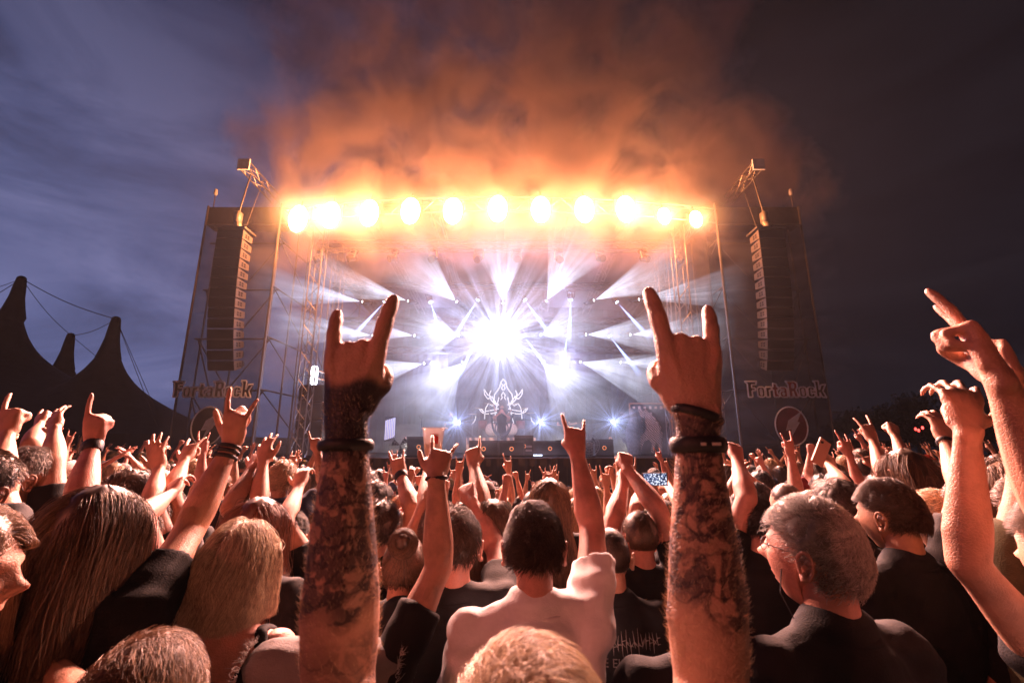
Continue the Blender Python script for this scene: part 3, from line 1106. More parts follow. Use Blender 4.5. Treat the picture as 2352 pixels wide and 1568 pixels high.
def glow_cone(name, loc, aim, cone, length, power, color, scale=17.0, lo=0.44, hi=0.62, base=0.10, eps=0.012, edge=0.12, fall=2.0, tex=True):
    """emissive volume that stands in for the lit fog in front of a lamp"""
    m = bpy.data.materials.new(name)
    m.use_nodes = True
    t = NT(m.node_tree)
    tcn = t.n('ShaderNodeTexCoord')
    ln = t.n('ShaderNodeVectorMath', operation='LENGTH')
    t.link(tcn.outputs['Object'], ln.inputs[0])
    nm = t.n('ShaderNodeVectorMath', operation='NORMALIZE')
    t.link(tcn.outputs['Object'], nm.inputs[0])
    sp = t.n('ShaderNodeSeparateXYZ')
    t.link(nm.outputs[0], sp.inputs[0])
    r_ = ln.outputs['Value']
    ca = math.cos(math.radians(min(cone, 178)) / 2)
    eg = t.n('ShaderNodeMapRange', i_From_Min=ca, i_From_Max=ca + (1 - ca) * edge, i_To_Min=0.0, i_To_Max=1.0)
    t.link(t.math('MULTIPLY', sp.outputs[2], -1.0), eg.inputs['Value'])
    far = t.math('SUBTRACT', 1.0, t.math('POWER', t.math('DIVIDE', r_, length), 1.5), clamp=True)
    e = t.math('DIVIDE', power, t.math('ADD', t.math('POWER', r_, fall), eps))
    e = t.math('MULTIPLY', t.math('MULTIPLY', e, eg.outputs[0]), far)
    if tex:
        nz = t.n('ShaderNodeTexNoise', i_Scale=scale, i_Detail=2.0, i_Roughness=0.6)
        nz.noise_dimensions = '4D'
        nz.inputs['W'].default_value = loc[0] * 3.3 + loc[2] * 1.7
        t.link(nm.outputs[0], nz.inputs['Vector'])
        f = t.n('ShaderNodeMapRange', i_From_Min=lo, i_From_Max=hi, i_To_Min=base, i_To_Max=1.6)
        t.link(nz.outputs['Fac'], f.inputs['Value'])
        e = t.math('MULTIPLY', e, f.outputs[0])
        nt = t.n('ShaderNodeTexNoise', i_Scale=1.6, i_Detail=2.0)
        t.link(tcn.outputs['Object'], nt.inputs['Vector'])
        f2 = t.n('ShaderNodeMapRange', i_From_Min=0.3, i_From_Max=0.65, i_To_Min=0.35, i_To_Max=1.4)
        t.link(nt.outputs['Fac'], f2.inputs['Value'])
        e = t.math('MULTIPLY', e, f2.outputs[0])
    em_ = t.n('ShaderNodeEmission', i_Color=(*color, 1), i_Strength=e)  # the volume glows by itself; no lamp light is scattered here
    o_ = t.n('ShaderNodeOutputMaterial')
    t.link(em_.outputs[0], o_.inputs['Volume'])
    m.cycles.volume_step_rate = 1.5 if cone > 120 else 1.0
    n = 20
    if cone > 120:
        v, f = [(0, 0, 0.001)], []
        for q in range(1, 7):
            th = math.radians(q * 15)
            v += [(length * math.sin(th) * math.cos(a), length * math.sin(th) * math.sin(a), -length * math.cos(th)) for a in np.linspace(0, 2 * PI, n, endpoint=False)]
        v.append((0, 0, -length))
        for q in range(5):
            f += [(1 + q * n + k, 1 + q * n + (k + 1) % n, 1 + (q + 1) * n + (k + 1) % n, 1 + (q + 1) * n + k) for k in range(n)]
        f += [(len(v) - 1, 1 + (k + 1) % n, 1 + k) for k in range(n)]
        f += [(0, 1 + 5 * n + k, 1 + 5 * n + (k + 1) % n) for k in range(n)]
    else:
        R = length * math.tan(math.radians(cone / 2)) * 1.02
        v = [(0, 0, 0)] + [(R * math.cos(a), R * math.sin(a), -length) for a in np.linspace(0, 2 * PI, n, endpoint=False)] + [(0, 0, -length)]
        f = [(0, 1 + k, 1 + (k + 1) % n) for k in range(n)] + [(n + 1, 1 + (k + 1) % n, 1 + k) for k in range(n)]
    me_ = bpy.data.meshes.new(name)
    me_.from_pydata(v, [], f)
    me_.materials.append(m)
    o_ = bpy.data.objects.new(name, me_)
    COL.objects.link(o_)
    o_.location = loc
    o_.rotation_euler = (Vector(aim) - Vector(loc)).to_track_quat('-Z', 'Y').to_euler()
    o_['kind'] = 'stuff'
    return o_



for q, kk in BL:
    glow_cone('emissive_halo', q + Vector((0, -0.1, 0)), q + Vector((0, -1, -0.25)), 178, 1.25 * (0.7 + 0.3 * kk), 0.8 * kk, (1.0, 0.36, 0.09), tex=False, eps=0.05, edge=0.3)  # smoke glow round each blinder, put in as emission

rows = ['top', 'middle', 'bottom']
side_word = lambda x: 'left of the drum riser' if x < 1120 else ('right of the drum riser' if x > 1180 else 'above the drums')
cnt = {}
for i, (x, y, ax, ay, cone, pw) in enumerate(FANS):
    rw = rows[0] if y < 730 else rows[1] if y < 800 else rows[2]
    cnt[rw] = cnt.get(rw, 0) + 1
    lb = 'white fan light on the %s lighting row, %s from the left in that row' % (rw, ORD[cnt[rw] - 1])
    fixture(P(x, y, FAN_Y), P(ax, ay, FAN_Y - 0.9), 0.04, em_w, lb, 'white fan lights on the lighting rows')
    glow_cone('emissive_ray_fan', P(x, y, FAN_Y), P(ax, ay, FAN_Y - 0.9), cone * 1.15, 2.6 + 0.35 * pw, 1.45 * pw ** 0.5, (0.74, 0.79, 1.0), base=0.42, edge=0.05, fall=1.35, eps=0.02)  # rays painted into an emissive volume, no spot light behind them
cnt = {}
for x, y, ax, ay in BEAMS:
    rw = rows[0] if y < 730 else rows[1]
    cnt[rw] = cnt.get(rw, 0) + 1
    fixture(P(x, y, FAN_Y + 0.02), P(ax, ay, FAN_Y - 0.3), 0.06, em_b,
            'narrow blue beam light on the %s lighting row, %s from the left in that row' % (rw, ORD[cnt[rw] - 1]), 'narrow blue beam lights', 0.9)
    glow_cone('emissive_beam', P(x, y, FAN_Y + 0.02), P(ax, ay, FAN_Y - 0.3), 8.0, 1.7, 34.0, (0.36, 0.48, 1.0), tex=False, fall=1.0, eps=0.05, edge=0.6)  # beam drawn by its own emission instead of lit fog

# central strobe cluster
cc = P(1147, 778, FAN_Y - 0.3)
root = empty('strobe_cluster', tuple(cc), label='dazzling round white lamp cluster hanging in the middle of the stage', cat='stage lamp')
Geo().loft([(0, 0.25, 0), (0, 0.1, 0)], [0.62, 0.7], flat_end=True, n=20, sub=1).build('housing', house, root)
emc = mat('strobe_bulb', (1, 1, 1), 0.5, emit=(0.93, 0.94, 1.0), emit_s=22)
for ring_r, nb in ((0.0, 1), (0.24, 6), (0.48, 12)):
    for k in range(nb):
        a = 2 * PI * k / nb
        c_ = (ring_r * math.cos(a), 0.05, ring_r * math.sin(a) * 1.15)
        Geo().loft([c_, (c_[0], 0.02, c_[2])], [0.105, 0.1], n=12, sub=1, ref=(1, 0, 0)).build('bulb', emc, root, True)
Geo().bar((0, 0.2, 0.6), (0, 0.2, 1.4), 0.03).build('drop_bar', black, root)
add_light('strobe_light', 'POINT', cc + Vector((0, -0.25, 0)), (0.62, 0.68, 1.0), 190, radius=0.35)
glow_cone('emissive_strobe_rays', cc + Vector((0, -0.3, 0)), (0.2, 3.0, 3.4), 176, 3.8, 3.4, (0.62, 0.68, 1.0), scale=11.0, lo=0.50, hi=0.68, base=0.04, eps=0.05)  # long rays round the strobes, painted as emission

# two star lights low at the back, one on the left
for (x, y, lb, tgt) in ((1242, 968, 'small star-like blue-white lamp beside the drums, low on the stage', (0.4, 0.3, 2.6)),
                        (1408, 968, 'small star-like blue-white lamp beside the wolf banner, low on the stage', (2.0, 0.3, 2.6)),
                        (1052, 970, 'small blue-white lamp beside the guitarist, low on the stage', (-6, 5, 3.5))):
    p = P(x, y, FAN_Y + 1.2)
    fixture(p, tgt, 0.06, em_w, lb, 'low star lamps on the stage floor', 0.8)
    glow_cone('emissive_star_rays', p + (Vector(tgt) - p).normalized() * 0.06, tgt, 170, 1.5, 0.55, (0.45, 0.55, 1.0), scale=7.0, lo=0.50, hi=0.66, base=0.02, eps=0.004)  # starburst painted as a glowing volume round the lens
# footlights low behind the risers that light the fog from below
for x, pw in ((930, 60), (1120, 30), (1290, 60), (1440, 50)):
    p = P(x, 1040, FAN_Y + 3)
    add_light('footlight', 'POINT', (p.x, p.y, DZ + 0.35), (0.95, 0.86, 0.72), pw, radius=0.1)
# ================================================================ people
def V3(*a):
    return np.array(a, float)


def nrm(v):
    v = np.asarray(v, float)
    return v / (np.linalg.norm(v) + 1e-12)


# joint curls (knuckle, middle, tip) per finger: index, middle, ring, little; thumb: out / in / up
HANDS = {
    'horns': (((4, 8, 5), (86, 100, 55), (88, 100, 55), (6, 12, 6)), 'in', (-7, 0, 0, 9)),
    'fist': (((84, 100, 50), (86, 100, 55), (88, 100, 55), (86, 98, 50)), 'in', (0, 0, 0, 0)),
    'point': (((3, 6, 4), (84, 100, 55), (88, 100, 55), (88, 98, 50)), 'in', (-3, 0, 0, 0)),
    'open': (((12, 12, 8), (8, 10, 8), (10, 12, 8), (14, 14, 10)), 'out', (-12, -3, 5, 15)),
    'relaxed': (((28, 30, 15), (34, 36, 20), (40, 38, 22), (42, 40, 22)), 'out', (-5, -1, 3, 8)),
    'two': (((4, 6, 4), (5, 8, 4), (86, 100, 55), (86, 98, 50)), 'in', (-9, 6, 0, 0)),
    'claw': (((20, 50, 30), (22, 52, 30), (24, 52, 30), (26, 50, 28)), 'out', (-14, -4, 6, 16)),
    'grip': (((50, 55, 30), (52, 58, 30), (54, 58, 30), (56, 55, 30)), 'in', (0, 0, 0, 0)),
    'lhorn': (((4, 8, 5), (60, 80, 45), (70, 85, 45), (6, 12, 6)), 'out', (-10, 0, 0, 14)),
}


def hand(g, wrist, up, palm_n, right, kind, s=1.0, girth=1.0, n=8, fat=1.0):
    """palm and five fingers; up runs from the wrist to the knuckles, palm_n is where the palm faces"""
    up = nrm(up)
    pn = nrm(np.asarray(palm_n) - up * np.dot(palm_n, up))
    th = nrm(np.cross(up, pn))
    if not right:
        th = -th
    W_ = lambda x, y, z: np.asarray(wrist) + s * (th * x + pn * y + up * z)
    q = s * girth
    curls, thumb, splay = HANDS[kind]
    closed = kind in ('horns', 'fist', 'point', 'two', 'grip')
    # palm: two overlapping flattened lofts
    g.loft([W_(0, 0, -0.02), W_(0, 0, 0.02), W_(0.002, 0, 0.055), W_(0, 0, 0.088)],
           [(0.027 * q, 0.020 * q), (0.033 * q, 0.018 * q), (0.041 * q, 0.0165 * q), (0.042 * q, 0.0135 * q)], ref=th, n=14, sub=2)
    g.loft([W_(0.018, 0.008, 0.012), W_(0.026, 0.010, 0.035), W_(0.030, 0.006, 0.058)], [0.017 * q, 0.018 * q, 0.012 * q], n=n, sub=2)
    g.loft([W_(-0.020, 0.006, 0.012), W_(-0.025, 0.006, 0.045)], [0.015 * q, 0.014 * q], n=n, sub=1)
    for bx, bz in ((0.031, 0.090), (0.0105, 0.095), (-0.0105, 0.091), (-0.031, 0.081)):
        g.loft([W_(bx * 0.45, -0.0105, 0.012), W_(bx * 0.75, -0.0120, 0.05), W_(bx, -0.0085, bz - 0.008)], [0.0050 * q, 0.0050 * q, 0.0065 * q], n=6, sub=2)
        g.loft([W_(bx, -0.0035, bz - 0.006), W_(bx, -0.0035, bz + 0.003)], [0.0100 * q, 0.0100 * q], n=8, sub=1)
    base = [(0.031, 0.090), (0.0105, 0.095), (-0.0105, 0.091), (-0.031, 0.081)]
    seg = [(0.043, 0.026, 0.020), (0.047, 0.030, 0.021), (0.044, 0.028, 0.021), (0.035, 0.021, 0.018)]
    rad = [0.0092, 0.0095, 0.0090, 0.0080]
    for i in range(4):
        bx, bz = base[i]
        a0 = math.radians(splay[i])
        d0 = nrm(up * math.cos(a0) - th * math.sin(a0))
        p = W_(bx, 0.0, bz - 0.018)
        pts = [p, W_(bx, -0.001, bz)]
        ang = 0.0
        p = pts[-1]
        for k in range(3):
            ang += math.radians(curls[i][k])
            d_ = d0 * math.cos(ang) + pn * math.sin(ang)
            L = seg[i][k] * s
            pts.append(p + d_ * L * 0.5)
            p = p + d_ * L
            pts.append(p)
        r_ = rad[i] * q * fat
        g.loft(pts, [r_ * 1.05, r_ * 1.14, r_ * 0.98, r_ * 1.03, r_ * 0.92, r_ * 0.95, r_ * 0.86, r_ * 0.74], ref=th, n=n, sub=2)
    if thumb == 'in':
        tp = [W_(0.020, 0.008, 0.022), W_(0.040, 0.016, 0.046), W_(0.036, 0.030, 0.066), W_(0.016, 0.040, 0.074), W_(-0.004, 0.042, 0.072)]
    else:
        tp = [W_(0.020, 0.008, 0.018), W_(0.044, 0.012, 0.040), W_(0.060, 0.012, 0.062), W_(0.070, 0.010, 0.084), W_(0.076, 0.008, 0.100)]
    g.loft(tp, [0.014 * q, 0.0135 * q, 0.0115 * q, 0.0115 * q, 0.009 * q], ref=pn, n=n, sub=2)


def arm_geo(sh, el, wr, palm_n, right, kind, s=1.0, girth=1.0, n=12, hand_up=None, hs=None, fat=1.0):
    g = Geo()
    sh, el, wr = map(np.asarray, (sh, el, wr))
    q = s * girth
    pn = np.asarray(palm_n, float)
    fa = nrm(wr - el)
    th = nrm(np.cross(fa, nrm(pn - fa * np.dot(pn, fa))))
    ua = el - sh
    g.loft([sh - nrm(ua) * 0.02 * s, sh + ua * 0.2, sh + ua * 0.5, sh + ua * 0.82, el], [(0.054 * q, 0.054 * q), (0.055 * q, 0.053 * q), (0.050 * q, 0.048 * q), (0.042 * q, 0.041 * q), (0.043 * q, 0.042 * q)], ref=th, n=n, sub=2)
    f_ = wr - el
    g.loft([el, el + f_ * 0.12, el + f_ * 0.30, el + f_ * 0.6, el + f_ * 0.86, wr],
           [(0.042 * q, 0.041 * q), (0.046 * q, 0.043 * q), (0.047 * q, 0.042 * q), (0.038 * q, 0.033 * q), (0.0295 * q, 0.0225 * q), (0.028 * q, 0.0205 * q)], ref=th, n=n, sub=2)
    g.loft([el + f_ * 0.02 + th * 0.012 * q, el + f_ * 0.22 + th * 0.020 * q, el + f_ * 0.5 + th * 0.008 * q], [0.026 * q, 0.031 * q, 0.020 * q], n=10, sub=2)
    g.loft([wr - th * 0.020 * q - nrm(pn) * 0.012 - f_ * 0.03, wr - th * 0.021 * q - nrm(pn) * 0.013], [0.0085 * q, 0.0085 * q], n=8, sub=1)
    hand(g, wr, (wr - el) if hand_up is None else hand_up, pn, right, kind, (hs or 1.0) * s, girth, n=max(8, n - 4), fat=fat)
    return g


HEAD_C = V3(0, 0.028, 0.0)


def head_mesh(n=40, m=30, face=True, jaw=1.0):
    """sculpted head about the origin, face to +y; returns verts, faces"""
    v, f = [], []
    us = np.linspace(0, PI, m + 1)
    for j, ph in enumerate(us):
        z = math.cos(ph)
        rr = math.sin(ph)
        if j in (0, m):
            v.append((0, 0, z))
            continue
        for i in range(n):
            a = 2 * PI * i / n
            v.append((rr * math.sin(a), rr * math.cos(a), z))
    v = np.array(v)
    f += [(0, 1 + (i + 1) % n, 1 + i) for i in range(n)]
    for j in range(m - 2):
        b0, b1 = 1 + j * n, 1 + (j + 1) * n
        f += [(b0 + i, b0 + (i + 1) % n, b1 + (i + 1) % n, b1 + i) for i in range(n)]
    b0 = 1 + (m - 2) * n
    e = len(v) - 1
    f += [(b0 + i, b0 + (i + 1) % n, e) for i in range(n)]
    x, y, z = v.T
    up = np.clip(z, 0, 1)
    dn = np.clip(-z, 0, 1)
    p = np.stack([x * 0.076, y * 0.097, z * 0.118], 1)
    p[:, 0] *= 1 - 0.26 * dn ** 1.3 * (0.4 + 0.6 * jaw) + 0.03 * up
    p[:, 1] += np.where(y < 0, 0.034 * dn ** 1.2, 0.0) + np.where(y > 0, -0.006 * up ** 2, 0)
    p[:, 1] *= np.where(y > 0, 1 - 0.05 * dn, 1)
    p[:, 2] *= np.where(z < 0, np.where(y < 0, 0.80, 1.02), 0.99)
    if face:
        def bump(dx, dz, w1, w2, amt, sym=False):
            w_ = np.exp(-((x - dx) / w1) ** 2 - ((z - dz) / w2) ** 2) * (y > 0)
            if sym:
                w_ += np.exp(-((x + dx) / w1) ** 2 - ((z - dz) / w2) ** 2) * (y > 0)
            p[:, 1] += amt * w_
        bump(0, -0.20, 0.11, 0.11, 0.024)          # nose tip
        bump(0, -0.05, 0.10, 0.20, 0.010)          # bridge
        bump(0.36, 0.02, 0.16, 0.10, -0.011, True)  # eye sockets
        bump(0.34, 0.20, 0.22, 0.07, 0.005, True)  # brows
        bump(0, -0.50, 0.24, 0.045, 0.007)         # upper lip
        bump(0, -0.56, 0.22, 0.02, -0.004)
        bump(0, -0.62, 0.20, 0.045, 0.007)         # lower lip
        bump(0, -0.88, 0.26, 0.12, 0.010)          # chin
        bump(0.5, -0.25, 0.2, 0.2, 0.004, True)    # cheeks
    return p, f


def ear_geo(g, side, s=1.0):
    """rim, lobe and bowl of an ear"""
    X = side * 0.077
    pts = []
    for a in np.linspace(-0.35 * PI, 1.22 * PI, 9):
        k = 1.0 if a < PI * 0.9 else 0.8
        pts.append((X + side * (0.012 + 0.004 * math.sin(a)), -0.012 - 0.016 * math.cos(a) * k, -0.008 + 0.030 * math.sin(a) * k))
    g.loft(pts, [0.0052] + [0.0045] * 7 + [0.004], n=6, sub=2)
    g.loft([(X + side * 0.004, -0.006, -0.028), (X + side * 0.010, -0.010, -0.036)], [0.008, 0.008], n=6, sub=1)
    g.loft([(X - side * 0.004, -0.008, -0.018), (X + side * 0.007, -0.012, 0.0), (X - side * 0.004, -0.010, 0.016)], [(0.006, 0.012), (0.006, 0.016), (0.005, 0.010)], ref=(1, 0, 0), n=8, sub=2)
    g.loft([(X - side * 0.002, -0.010, 0.0), (X + side * 0.010, -0.024, 0.002)], [0.012, 0.010], n=6, sub=1)


def skin_mat(name, base, tattoo=0.0, dens=0.5):
    m = bpy.data.materials.new(name)
    m.use_nodes = True
    t = NT(m.node_tree)
    b = t.n('ShaderNodeBsdfPrincipled', i_Roughness=0.48)
    b.inputs['Specular IOR Level'].default_value = 0.45
    b.inputs['Subsurface Weight'].default_value = 0.12
    b.inputs['Subsurface Radius'].default_value = (0.6, 0.2, 0.1)
    b.inputs['Subsurface Scale'].default_value = 0.012
    tcn = t.n('ShaderNodeTexCoord')
    nz = t.n('ShaderNodeTexNoise', i_Scale=14.0, i_Detail=6.0, i_Roughness=0.65)
    t.link(tcn.outputs['Object'], nz.inputs['Vector'])
    c = t.ramp(nz.outputs['Fac'], [(0.3, tuple(k * 0.62 for k in base)), (0.55, base), (0.75, (min(1, base[0] * 1.12), base[1] * 0.98, base[2] * 0.96))])
    fn = t.n('ShaderNodeTexNoise', i_Scale=420.0, i_Detail=3.0)
    t.link(tcn.outputs['Object'], fn.inputs['Vector'])
    if tattoo:
        # ink: bands of swirling dark line work with shaded fields
        w1 = t.n('ShaderNodeTexWave', wave_type='RINGS', i_Scale=13.0, i_Distortion=16.0, i_Detail=3.0)
        w1.inputs['Detail Scale'].default_value = 1.6
        t.link(tcn.outputs['Object'], w1.inputs['Vector'])
        l1 = t.ramp(w1.outputs['Fac'], [(0.10, (0.45, 0.45, 0.45)), (0.26, (0, 0, 0))])
        n3 = t.n('ShaderNodeTexNoise', i_Scale=12.0, i_Detail=8.0, i_Roughness=0.62, i_Distortion=3.2)
        t.link(tcn.outputs['Object'], n3.inputs['Vector'])
        l2 = t.ramp(n3.outputs['Fac'], [(0.43, (0.10, 0.10, 0.10)), (0.50, (0.95, 0.95, 0.95))])
        vor = t.n('ShaderNodeTexVoronoi', feature='DISTANCE_TO_EDGE', i_Scale=34.0)
        t.link(tcn.outputs['Object'], vor.inputs['Vector'])
        l3 = t.ramp(vor.outputs['Distance'], [(0.04, (0.8, 0.8, 0.8)), (0.12, (0, 0, 0))])
        at = t.n('ShaderNodeAttribute', attribute_name='ink')
        mk = t.mix(1.0, t.mix(1.0, l1, l2, 'ADD'), at.outputs['Color'], 'MULTIPLY')
        ink = t.math('MULTIPLY', t.n('ShaderNodeRGBToBW', i_0=mk).outputs[0], tattoo, clamp=True)
        sol = t.n('ShaderNodeAttribute', attribute_name='solid')
        ink = t.math('MAXIMUM', ink, sol.outputs['Fac'])
        c = t.mix(ink, c, (0.050, 0.030, 0.036))
        c = t.mix(sol.outputs['Fac'], c, (0.018, 0.016, 0.022))
    t.link(c, b.inputs['Base Color'])
    cr = t.n('ShaderNodeTexVoronoi', feature='DISTANCE_TO_EDGE', i_Scale=150.0)
    t.link(tcn.outputs['Object'], cr.inputs['Vector'])
    bp = t.n('ShaderNodeBump', i_Strength=0.6, i_Distance=0.0014)
    t.link(t.math('ADD', t.math('MULTIPLY', fn.outputs['Fac'], 0.7), t.math('MINIMUM', t.math('MULTIPLY', cr.outputs['Distance'], 4.0), 0.6)), bp.inputs['Height'])
    t.link(bp.outputs[0], b.inputs['Normal'])
    o_ = t.n('ShaderNodeOutputMaterial')
    t.link(b.outputs[0], o_.inputs[0])
    MATS[name] = m
    return m


SKINS = [skin_mat('skin_fair', (0.55, 0.29, 0.20)), skin_mat('skin_tan', (0.36, 0.18, 0.11)), skin_mat('skin_rosy', (0.56, 0.26, 0.20))]


def hair_mat(name, c, rough=0.42):
    m = bpy.data.materials.new(name)
    m.use_nodes = True
    t = NT(m.node_tree)
    b = t.n('ShaderNodeBsdfPrincipled', i_Roughness=rough)
    b.inputs['Specular IOR Level'].default_value = 0.6
    tcn = t.n('ShaderNodeTexCoord')
    nz = t.n('ShaderNodeTexNoise', i_Scale=55.0, i_Detail=3.0)
    t.link(tcn.outputs['Object'], nz.inputs['Vector'])
    hi = t.n('ShaderNodeHairInfo')
    fac = t.math('ADD', t.math('MULTIPLY', nz.outputs['Fac'], 0.5), t.math('MULTIPLY', hi.outputs['Random'], 0.5))
    t.link(t.ramp(fac, [(0.2, tuple(k * 0.40 for k in c)), (0.5, c), (0.8, tuple(min(1, k * 1.9 + 0.01) for k in c))]), b.inputs['Base Color'])
    o_ = t.n('ShaderNodeOutputMaterial')
    t.link(b.outputs[0], o_.inputs[0])
    MATS[name] = m
    return m


HAIRC = {'black': (0.018, 0.014, 0.012), 'dark brown': (0.045, 0.026, 0.016), 'brown': (0.10, 0.055, 0.030), 'light brown': (0.20, 0.12, 0.065),
         'blond': (0.52, 0.36, 0.22), 'pale blond': (0.60, 0.46, 0.33), 'grey': (0.30, 0.28, 0.26), 'reddish': (0.14, 0.045, 0.02), 'white': (0.6, 0.55, 0.5)}
HMAT = {k: hair_mat('hair_' + k.replace(' ', '_'), v) for k, v in HAIRC.items()}


def fabric(name, c, sheen=0.0):
    return mat(name, c, 0.8, 0, 0.18, 9.0, 0.0015, 260.0, sheen=sheen, spec=0.25)


SHIRTS = {'black': fabric('cotton_black', (0.007, 0.0065, 0.008)), 'charcoal': fabric('cotton_charcoal', (0.018, 0.018, 0.021)),
          'white': fabric('cotton_white', (0.80, 0.80, 0.82)), 'grey': fabric('cotton_grey', (0.18, 0.17, 0.17)),
          'navy': fabric('cotton_navy', (0.02, 0.03, 0.07)), 'red': fabric('cotton_red', (0.25, 0.02, 0.02)),
          'olive': fabric('cotton_olive', (0.08, 0.07, 0.035)), 'denim': fabric('denim_grey', (0.20, 0.19, 0.19))}
JEANS = fabric('jeans', (0.03, 0.035, 0.055))
SHOE = mat('shoe_leather', (0.02, 0.018, 0.016), 0.5)


def scalp_mask(u, style='short'):
    x, y, z = u
    line = 0.42 - 0.10 * abs(x)
    if y > 0.25:
        return z > line + 0.30 * (y - 0.25)
    low = -0.30 if style in ('short', 'buzz') else -0.48
    if abs(x) > 0.50 and y > -0.42:
        return z > (0.20 if y < 0.05 else 0.30) if style in ('short', 'buzz') else z > (0.02 if y < 0.05 else 0.28)
    return z > low + (0.25 if y > 0 else 0.0)


def head_surface(u, k=1.0):
    x, y, z = u[..., 0], u[..., 1], u[..., 2]
    dn = np.clip(-z, 0, 1)
    p = np.stack([x * 0.076 * (1 - 0.26 * dn ** 1.3), y * 0.097 + np.where(y < 0, 0.034 * dn ** 1.2, 0), z * 0.118 * np.where((z < 0) & (y < 0), 0.8, 0.99)], -1)
    return p * k


def hair_strands(style, rng, count, K, length=0.3, spread=1.0, back_r=0.13, curl=0.0):
    """strand positions in head space (face to +y), gravity down"""
    roots = []
    while len(roots) < count:
        u = nrm(rng.normal(size=3))
        if scalp_mask(nrm(u + rng.normal(size=3) * 0.06), style):
            roots.append(u)
    U = np.array(roots)
    P0 = head_surface(U)
    N = U / np.array((0.076, 0.097, 0.118))
    N /= np.linalg.norm(N, axis=1)[:, None]
    S = len(U)
    pos = np.zeros((S, K, 3))
    pos[:, 0] = P0 * 0.99
    if style in ('short', 'buzz', 'curly', 'messy'):
        L = {'short': 0.035, 'buzz': 0.008, 'curly': 0.05, 'messy': 0.06}[style] * (length / 0.3) * rng.uniform(0.6, 1.15, S) * (0.55 + 0.45 * smoothstep(-0.3, 0.6, U[:, 2]))
        sw = np.array((0.35, 0.25, -0.5)) if style == 'short' else np.array((0.2, -0.3, -0.25))
        tang = sw[None] + rng.normal(size=(S, 3)) * 0.25
        # whorl: strands circle the crown
        wh = np.cross(U, np.array((0.15, -0.45, 0.88)))
        tang = tang + wh * 0.9
        tang -= N * (tang * N).sum(1)[:, None]
        tang /= np.linalg.norm(tang, axis=1)[:, None]
        clump = vnoise(U, 3.4, 4.0)
        lift = (0.30 if style == 'short' else 0.8 if style == 'buzz' else 0.55)
        d = N * lift + tang * (1.0 if style != 'buzz' else 0.3)
        d += (clump[:, None] * 1.1) * tang
        d /= np.linalg.norm(d, axis=1)[:, None]
        ph = rng.uniform(0, 6.28, S)
        b_ = np.cross(N, tang)
        for k in range(1, K):
            s_ = k / (K - 1)
            dd = d * (1 - 0.55 * s_) + tang * 0.55 * s_ + np.array((0, 0, -0.25 * s_))
            dd /= np.linalg.norm(dd, axis=1)[:, None]
            pos[:, k] = pos[:, k - 1] + dd * (L / (K - 1))[:, None]
            if style in ('short', 'messy'):
                e_ = np.array((0.080, 0.101, 0.122)) + (0.004 + 0.012 * s_)
                l_ = np.linalg.norm(pos[:, k] / e_, axis=1)
                tgt_ = 1.0 + 0.06 * clump
                pos[:, k] *= (1 + 0.45 * (tgt_ / l_ - 1))[:, None]
            if style in ('curly', 'messy') or curl:
                c_ = (0.010 if style == 'curly' else 0.004) + curl
                pos[:, k] += (b_ * np.sin(ph + 5 * s_)[:, None] + N * np.cos(ph + 5 * s_)[:, None]) * c_ / (K - 1) * 3
        return pos
    # long hair: parted, runs over the skull, then falls
    L = (max(0.05, length - 0.12) * rng.uniform(0.80, 1.08, S) + 0.17 * (U[:, 2] + 0.42))
    part = np.where(U[:, 0] + rng.normal(size=S) * 0.06 > 0.03, 1.0, -1.0)
    d = np.stack([part * 0.8 * np.clip(U[:, 2], 0.1, 1), -0.45 * np.ones(S) + 0.2 * U[:, 1], -0.5 * np.ones(S)], 1)
    d -= N * (d * N).sum(1)[:, None]
    d += rng.normal(size=(S, 3)) * 0.06
    d /= np.linalg.norm(d, axis=1)[:, None]
    layer = rng.uniform(0.004, 0.020, S)
    clx = vnoise(U, 5.0, 9.0)
    ph = clx * 9 + rng.uniform(0, 1.8, S)
    wild = np.where(rng.random(S) < 0.07, 3.0, 1.0)[:, None]
    E = np.array((0.076, 0.097, 0.118))
    for k in range(1, K):
        s_ = k / (K - 1)
        ds = L / (K - 1)
        d = d * 0.72 + np.array((0, 0, -0.30)) + rng.normal(size=(S, 3)) * 0.035 * wild
        d[:, 0] += 0.022 * clx + curl * np.sin(ph + s_ * 13) * (0.3 + s_)
        d[:, 1] += curl * np.cos(ph + s_ * 12) * 0.7
        d /= np.linalg.norm(d, axis=1)[:, None]
        p = pos[:, k - 1] + d * ds[:, None]
        # stay outside the skull
        q = p / (E + layer[:, None])
        ln = np.linalg.norm(q, axis=1)
        ins = (ln < 1.0) & (p[:, 2] > -0.115)
        p[ins] = p[ins] / ln[ins][:, None]
        # stay outside neck and back
        low = p[:, 2] < -0.07
        rr_ = 0.062 + np.clip((-p[:, 2] - 0.13) / 0.12, 0, 1) * (back_r - 0.062) + layer
        rx = rr_ * (1 + 0.9 * np.clip((-p[:, 2] - 0.13) / 0.1, 0, 1))
        q2 = np.stack([p[:, 0] / rx, (p[:, 1] + 0.0) / rr_], 1)
        l2 = np.linalg.norm(q2, axis=1)
        ins = low & (l2 < 1.0)
        yb = -rr_ * np.sqrt(np.clip(1 - (p[:, 0] / rx) ** 2, 0, 1))
        p[ins, 1] = np.minimum(p[ins, 1], p[ins, 1] * 0.3 + yb[ins] * 0.7)
        # no hair over the face: slide to the sides
        fr = (p[:, 1] > 0.02) & (p[:, 2] < 0.04) & (np.abs(p[:, 0]) < 0.078 + layer)
        p[fr, 0] = np.sign(p[fr, 0] + 1e-6) * (0.078 + layer[fr])
        p[fr, 1] = np.minimum(p[fr, 1], 0.05)
        mxx = 0.082 + layer + 0.30 * np.clip(-p[:, 2] - 0.13, 0, 0.2)
